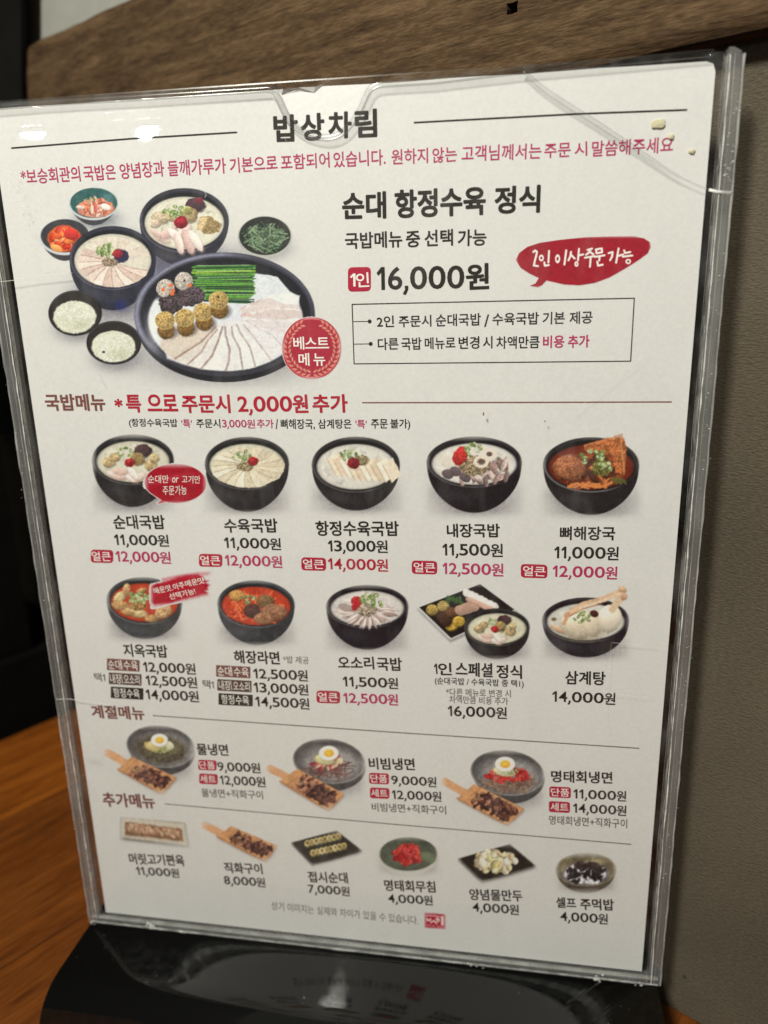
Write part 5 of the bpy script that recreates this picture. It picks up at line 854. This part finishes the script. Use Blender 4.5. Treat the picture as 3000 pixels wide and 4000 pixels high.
def sidebar(sgn):
    """spacer of the side: outer profile with rounded corners"""
    xi, xo = 107.6 * sgn, 111.5 * sgn; bm = bmesh.new(); P = [(xi, -3.7), (xo - 1.6 * sgn, -3.9), (xo - .3 * sgn, -3.2), (xo, -1.8), (xo, 296), (xo - .8 * sgn, 298.6), (xo - 2.6 * sgn, 299.6), (xi, 299.7)]
    fr = [bm.verts.new((x * MM, -2.35 * MM, z * MM)) for x, z in P]; bk = [bm.verts.new((x * MM, 2.35 * MM, z * MM)) for x, z in P]
    bm.faces.new(fr); bm.faces.new(bk[::-1])
    for i in range(len(P)): bm.faces.new((fr[i], bk[i], bk[(i + 1) % len(P)], fr[(i + 1) % len(P)]))
    bmesh.ops.bevel(bm, geom=[e for e in bm.edges if e.verts[0] in fr and e.verts[1] in fr or e.verts[0] in bk and e.verts[1] in bk], offset=.55 * MM, segments=3, affect='EDGES')
    s = frombm('side_spacer', bm, 'glass', hd)
    R = np.random.RandomState(5 if sgn > 0 else 9)
    def strip(x, y0, y1, mat, wv=.12):
        n = 90; v = []; f = []
        for i in range(n + 1): z = -3.4 + 301.5 * i / n; w_ = wv * (R.rand() - .5); v += [((x + w_) * MM, y0 * MM, z * MM), ((x + w_ + .25 * (R.rand() - .2)) * MM, y1 * MM, z * MM)]
        for i in range(n): f.append((2 * i, 2 * i + 1, 2 * i + 3, 2 * i + 2))
        return mesh('cut_edge_and_glint', v, f, mat, s)
    strip(107.5 * sgn, -2.25, -1.1, 'frost'); strip(107.52 * sgn, -1.1, 2.2, 'frost_soft', .1); strip(111.56 * sgn, -2.0, 2.0, 'frost_soft', .03)
    for xa, wd_, mt in ((107.75, .34, 'frost'), (106.3, .12, 'frost_soft'), (109.0, .16, 'frost_soft'), (111.0, .5, 'frost_soft')):      # whitish strips painted in as the light lines along the corners
        n = 70; v = []; f = []
        for i in range(n + 1): z = -3.2 + 301 * i / n; q = wd_ * (.6 + .8 * R.rand()); x = xa + .1 * (R.rand() - .5); v += [(x * sgn * MM, -2.46 * MM, z * MM), ((x + q) * sgn * MM, -2.44 * MM, z * MM)]
        for i in range(n): f.append((2 * i, 2 * i + 1, 2 * i + 3, 2 * i + 2))
        mesh('cut_edge_and_glint', v, f, mt, s)
for sgn in (1, -1): sidebar(sgn)
bb = box('bottom_spacer', -107.4, 107.4, -2.3, 2.3, -3.9, -1.3, 'glass', hd, .45)
def bottom_edges():
    R = np.random.RandomState(11)
    for (y0, z0, y1, z1, mat, wv) in ((-2.35, -3.3, -2.45, -2.5, 'frost', .22), (-2.1, -1.25, -.3, -1.2, 'frost_soft', .1), (-2.5, -.45, -2.48, -.2, 'frost_soft', .12)):  # cut faces, plus whitened strips that paint the bright lines along the bottom
        n = 150; v = []; f = []
        for i in range(n + 1): x = -110.5 + 221 * i / n; a, b_ = wv * (R.rand() - .5), wv * (R.rand() - .5); v += [(x * MM, y0 * MM, (z0 + a) * MM), (x * MM, y1 * MM, (z1 + b_) * MM)]
        for i in range(n): 
            if R.rand() > -1: f.append((2 * i, 2 * i + 1, 2 * i + 3, 2 * i + 2))
        mesh('cut_edge_and_glint', v, f, mat, bb)
bottom_edges()
def flecks(name, spots, mat, parent, y=-2.55):               # little irregular chips
    R = np.random.RandomState(len(spots)); v = []; f = []
    for x, z, r in spots:
        k = len(v); m_ = 6; a0 = R.rand() * 6
        for i in range(m_): q = a0 + 6.283 * i / m_; rr = r * (.4 + .9 * R.rand()); v.append(cx((x + rr * math.cos(q), z + rr * math.sin(q) * .7), y - .25 * R.rand()))
        v.append(cx((x, z), y - .1 - .4 * r)); f += [(k + i, k + (i + 1) % m_, k + m_) for i in range(m_)]
    return tag(mesh(name, v, f, mat, parent), kind='stuff')
R = np.random.RandomState(21); S_ = MARKS['streak']
sp = []
for (x, z), n_, sx, sz in ((S_[1], 16, 1.7, 1.2), (S_[2], 14, 1.4, 1.2), ((209.5, -3), 8, 1.5, .8), ((-4.8, -2.8), 8, 1.2, 1.), ((22, -2.6), 5, 1.6, .6), ((34, -2.8), 4, 1.6, .5), ((150, -2.9), 6, 3, .6)): sp += [(x + sx * R.randn() * .6, z + sz * R.randn() * .6 - .4, .25 + .5 * R.rand()) for _ in range(n_)]
flecks('chip_marks', sp, 'frost', hd)
sp = []
for x, z in MARKS['scuff']: sp += [(x + 1.1 * R.randn(), z + 1.4 * R.randn(), .12 + .28 * R.rand()) for _ in range(16)]
for s_ in (-5.3, 215.2): sp += [(s_ + .8 * R.randn(), 296 * R.rand(), .12 + .22 * R.rand()) for _ in range(110)]
sp += [(215 + .8 * R.randn(), 276 + 18 * (R.rand() - .5), .3 + .3 * R.rand()) for _ in range(22)]
flecks('scuff_marks', sp, 'scuff', hd)
# the crack across the upper right corner, and its run across the side
ck = smoothline(MARKS['crack'], 5); tube('crack', [cx(p, -1.9) for p in ck], [(.2 + .45 * math.sin(math.pi * min(1, i / len(ck) + .12)) ** .7) * MM for i in range(len(ck))], 'bead', cv, 8, .35)
tube('crack', [cx(p, -2.6) for p in [(210.3, 265.2), (212.5, 264.6), (216.2, 264.3)]], .42 * MM, 'frost', cv, 6, .5)
def scratch(P, w, mat='frost_soft'): return tube('scratch', [cx(p, -2.45) for p in smoothline(P, 4)], w * MM, mat, cv, 5, .3)
scratch([(-6, 246.5), (0, 246.8), (8, 247.6), (22, 248.6)], .10, 'frost'); scratch([(-6, 97.5), (0, 98.), (10, 97.0), (16, 96.6)], .12, 'frost')
for P, w in (([(30, 284.6), (31, 287), (32.5, 289)], .05), ([(93, 284), (94, 281)], .04), ([(33, 281.2), (30.8, 279.9)], .05), ([(66, 271.8), (68, 270), (67.5, 269)], .10), ([(177, 205), (190, 216), (196, 221)], .05), ([(192, 131), (206, 130.4)], .09), ([(192, 131), (191.5, 108), (193, 98)], .05), ([(191.8, 113), (206, 112)], .06), ([(10, 251), (16, 252)], .05), ([(25, 219), (27, 214)], .08)): scratch(P, w)
# black foot: one bent sheet
prof = [(10.5, -4.25), (-4, -4.25), (-20, -4.25), (-26, -4.3), (-30, -4.75), (-33.5, -5.9), (-36.5, -7.7), (-39, -10.2), (-41, -13.6), (-42, -17.5), (-42.4, -24.9)]
prof = [prof[0], prof[1]] + smoothline(prof[2:], 4); pn = np.array(prof); tn = np.gradient(pn, axis=0); tn /= np.linalg.norm(tn, axis=1)[:, None]; inn = np.stack([-tn[:, 1], tn[:, 0]], 1); inn = np.where((inn[:, :1] * 0 + 1) > 0, inn, inn)
sgn_ = -1 if (inn[0, 1] > 0) else 1; inner = pn + inn * 3.0 * sgn_; loop = [tuple(p) for p in pn] + [tuple(p) for p in inner[::-1]]
foot = empty('black_foot', (0, 0, 0), (-LEAN, 0, 0), hd); foot_bm = bmesh.new()
L0 = [foot_bm.verts.new((-.111, y * MM, z * MM)) for y, z in loop]; L1 = [foot_bm.verts.new((.1105, y * MM, z * MM)) for y, z in loop]; m_ = len(pn)
for i in range(len(loop)): q = (i + 1) % len(loop); foot_bm.faces.new((L0[i], L0[q], L1[q], L1[i]))
for Ls in (L0, L1):
    for i in range(m_ - 1): foot_bm.faces.new((Ls[i], Ls[i + 1], Ls[2 * m_ - 2 - i], Ls[2 * m_ - 1 - i]))
ft = frombm('bent_sheet', foot_bm, 'black', foot); 
for i, p in enumerate(ft.data.polygons): p.use_smooth = len(p.vertices) == 4 and abs(p.normal.x) < .5
box('foot_back', -111, 110.5, 7.4, 10.4, -24.95, -7.3, 'black', foot)
box('tread', -108, 108, -36, 7.3, -24.95, -22.5, 'black', foot)
R = np.random.RandomState(31); v = []; f = []
for _ in range(70):                                            # dust on the foot
    x, y, r = -.108 + .216 * R.rand(), -.028 + .024 * R.rand(), (.06 + .16 * R.rand() ** 3) * MM; a = R.rand() * 6; k = len(v)
    v += [(x + r * math.cos(a + t), y + r * math.sin(a + t) * (.5 + R.rand()), -.00419) for t in (0, 1.6, 3.1, 4.7)]; f.append((k, k + 1, k + 2, k + 3))
tag(mesh('dust', v, f, 'scuff', foot), kind='stuff')
# ------------------------------------------------------------------ crumbs under the cover, specks of food on it
for i, ((x, z), r) in enumerate(zip([MARKS['crumbs'][k] for k in (1, 2, 3)], (1.7, .85, .85))):
    bm = bmesh.new(); bmesh.ops.create_icosphere(bm, subdivisions=3, radius=1); R = random.Random(i)
    ph = [R.random() * 6 for _ in range(6)]
    for v_ in bm.verts: c_ = v_.co; k = 1 + .18 * math.sin(3 * c_.x + ph[0]) + .12 * math.sin(4 * c_.z + ph[1]) + .07 * math.sin(9 * c_.x * c_.z + ph[2]); v_.co = Vector((c_.x * r * k, c_.y * .28, c_.z * r * .7 * k)) * MM
    o = frombm('crumb', bm, 'crumb', None, True); o.location = Matrix.Rotation(LEAN, 3, 'X') @ Vector(cx((x, z), -.36))
    tag(o, ('largest pale yellow crumb under the cover, just below the right end of the top rule', 'small yellow crumb touching the end of the pink sentence', 'small pale crumb right of the pink sentence, nearest the sheet edge')[i], 'crumb', 'crumbs trapped under the chipped corner of the cover')
for i, (p, r, lab) in enumerate(((MARKS['hairs'][2], .38, 'tiny brown food speck under the brown rule on the menu'), (MARKS['hairs'][4], .25, 'tiny grey speck right of the brown one under the brown rule'))):
    bm = bmesh.new(); bmesh.ops.create_icosphere(bm, subdivisions=2, radius=1)
    for v_ in bm.verts: v_.co = Vector((v_.co.x * r * .6, v_.co.y * .15, v_.co.z * r * 1.5)) * MM
    o = frombm('food_speck', bm, 'speck', None, True); o.location = Matrix.Rotation(LEAN, 3, 'X') @ Vector(cx(p, -2.5)); tag(o, lab, 'speck')
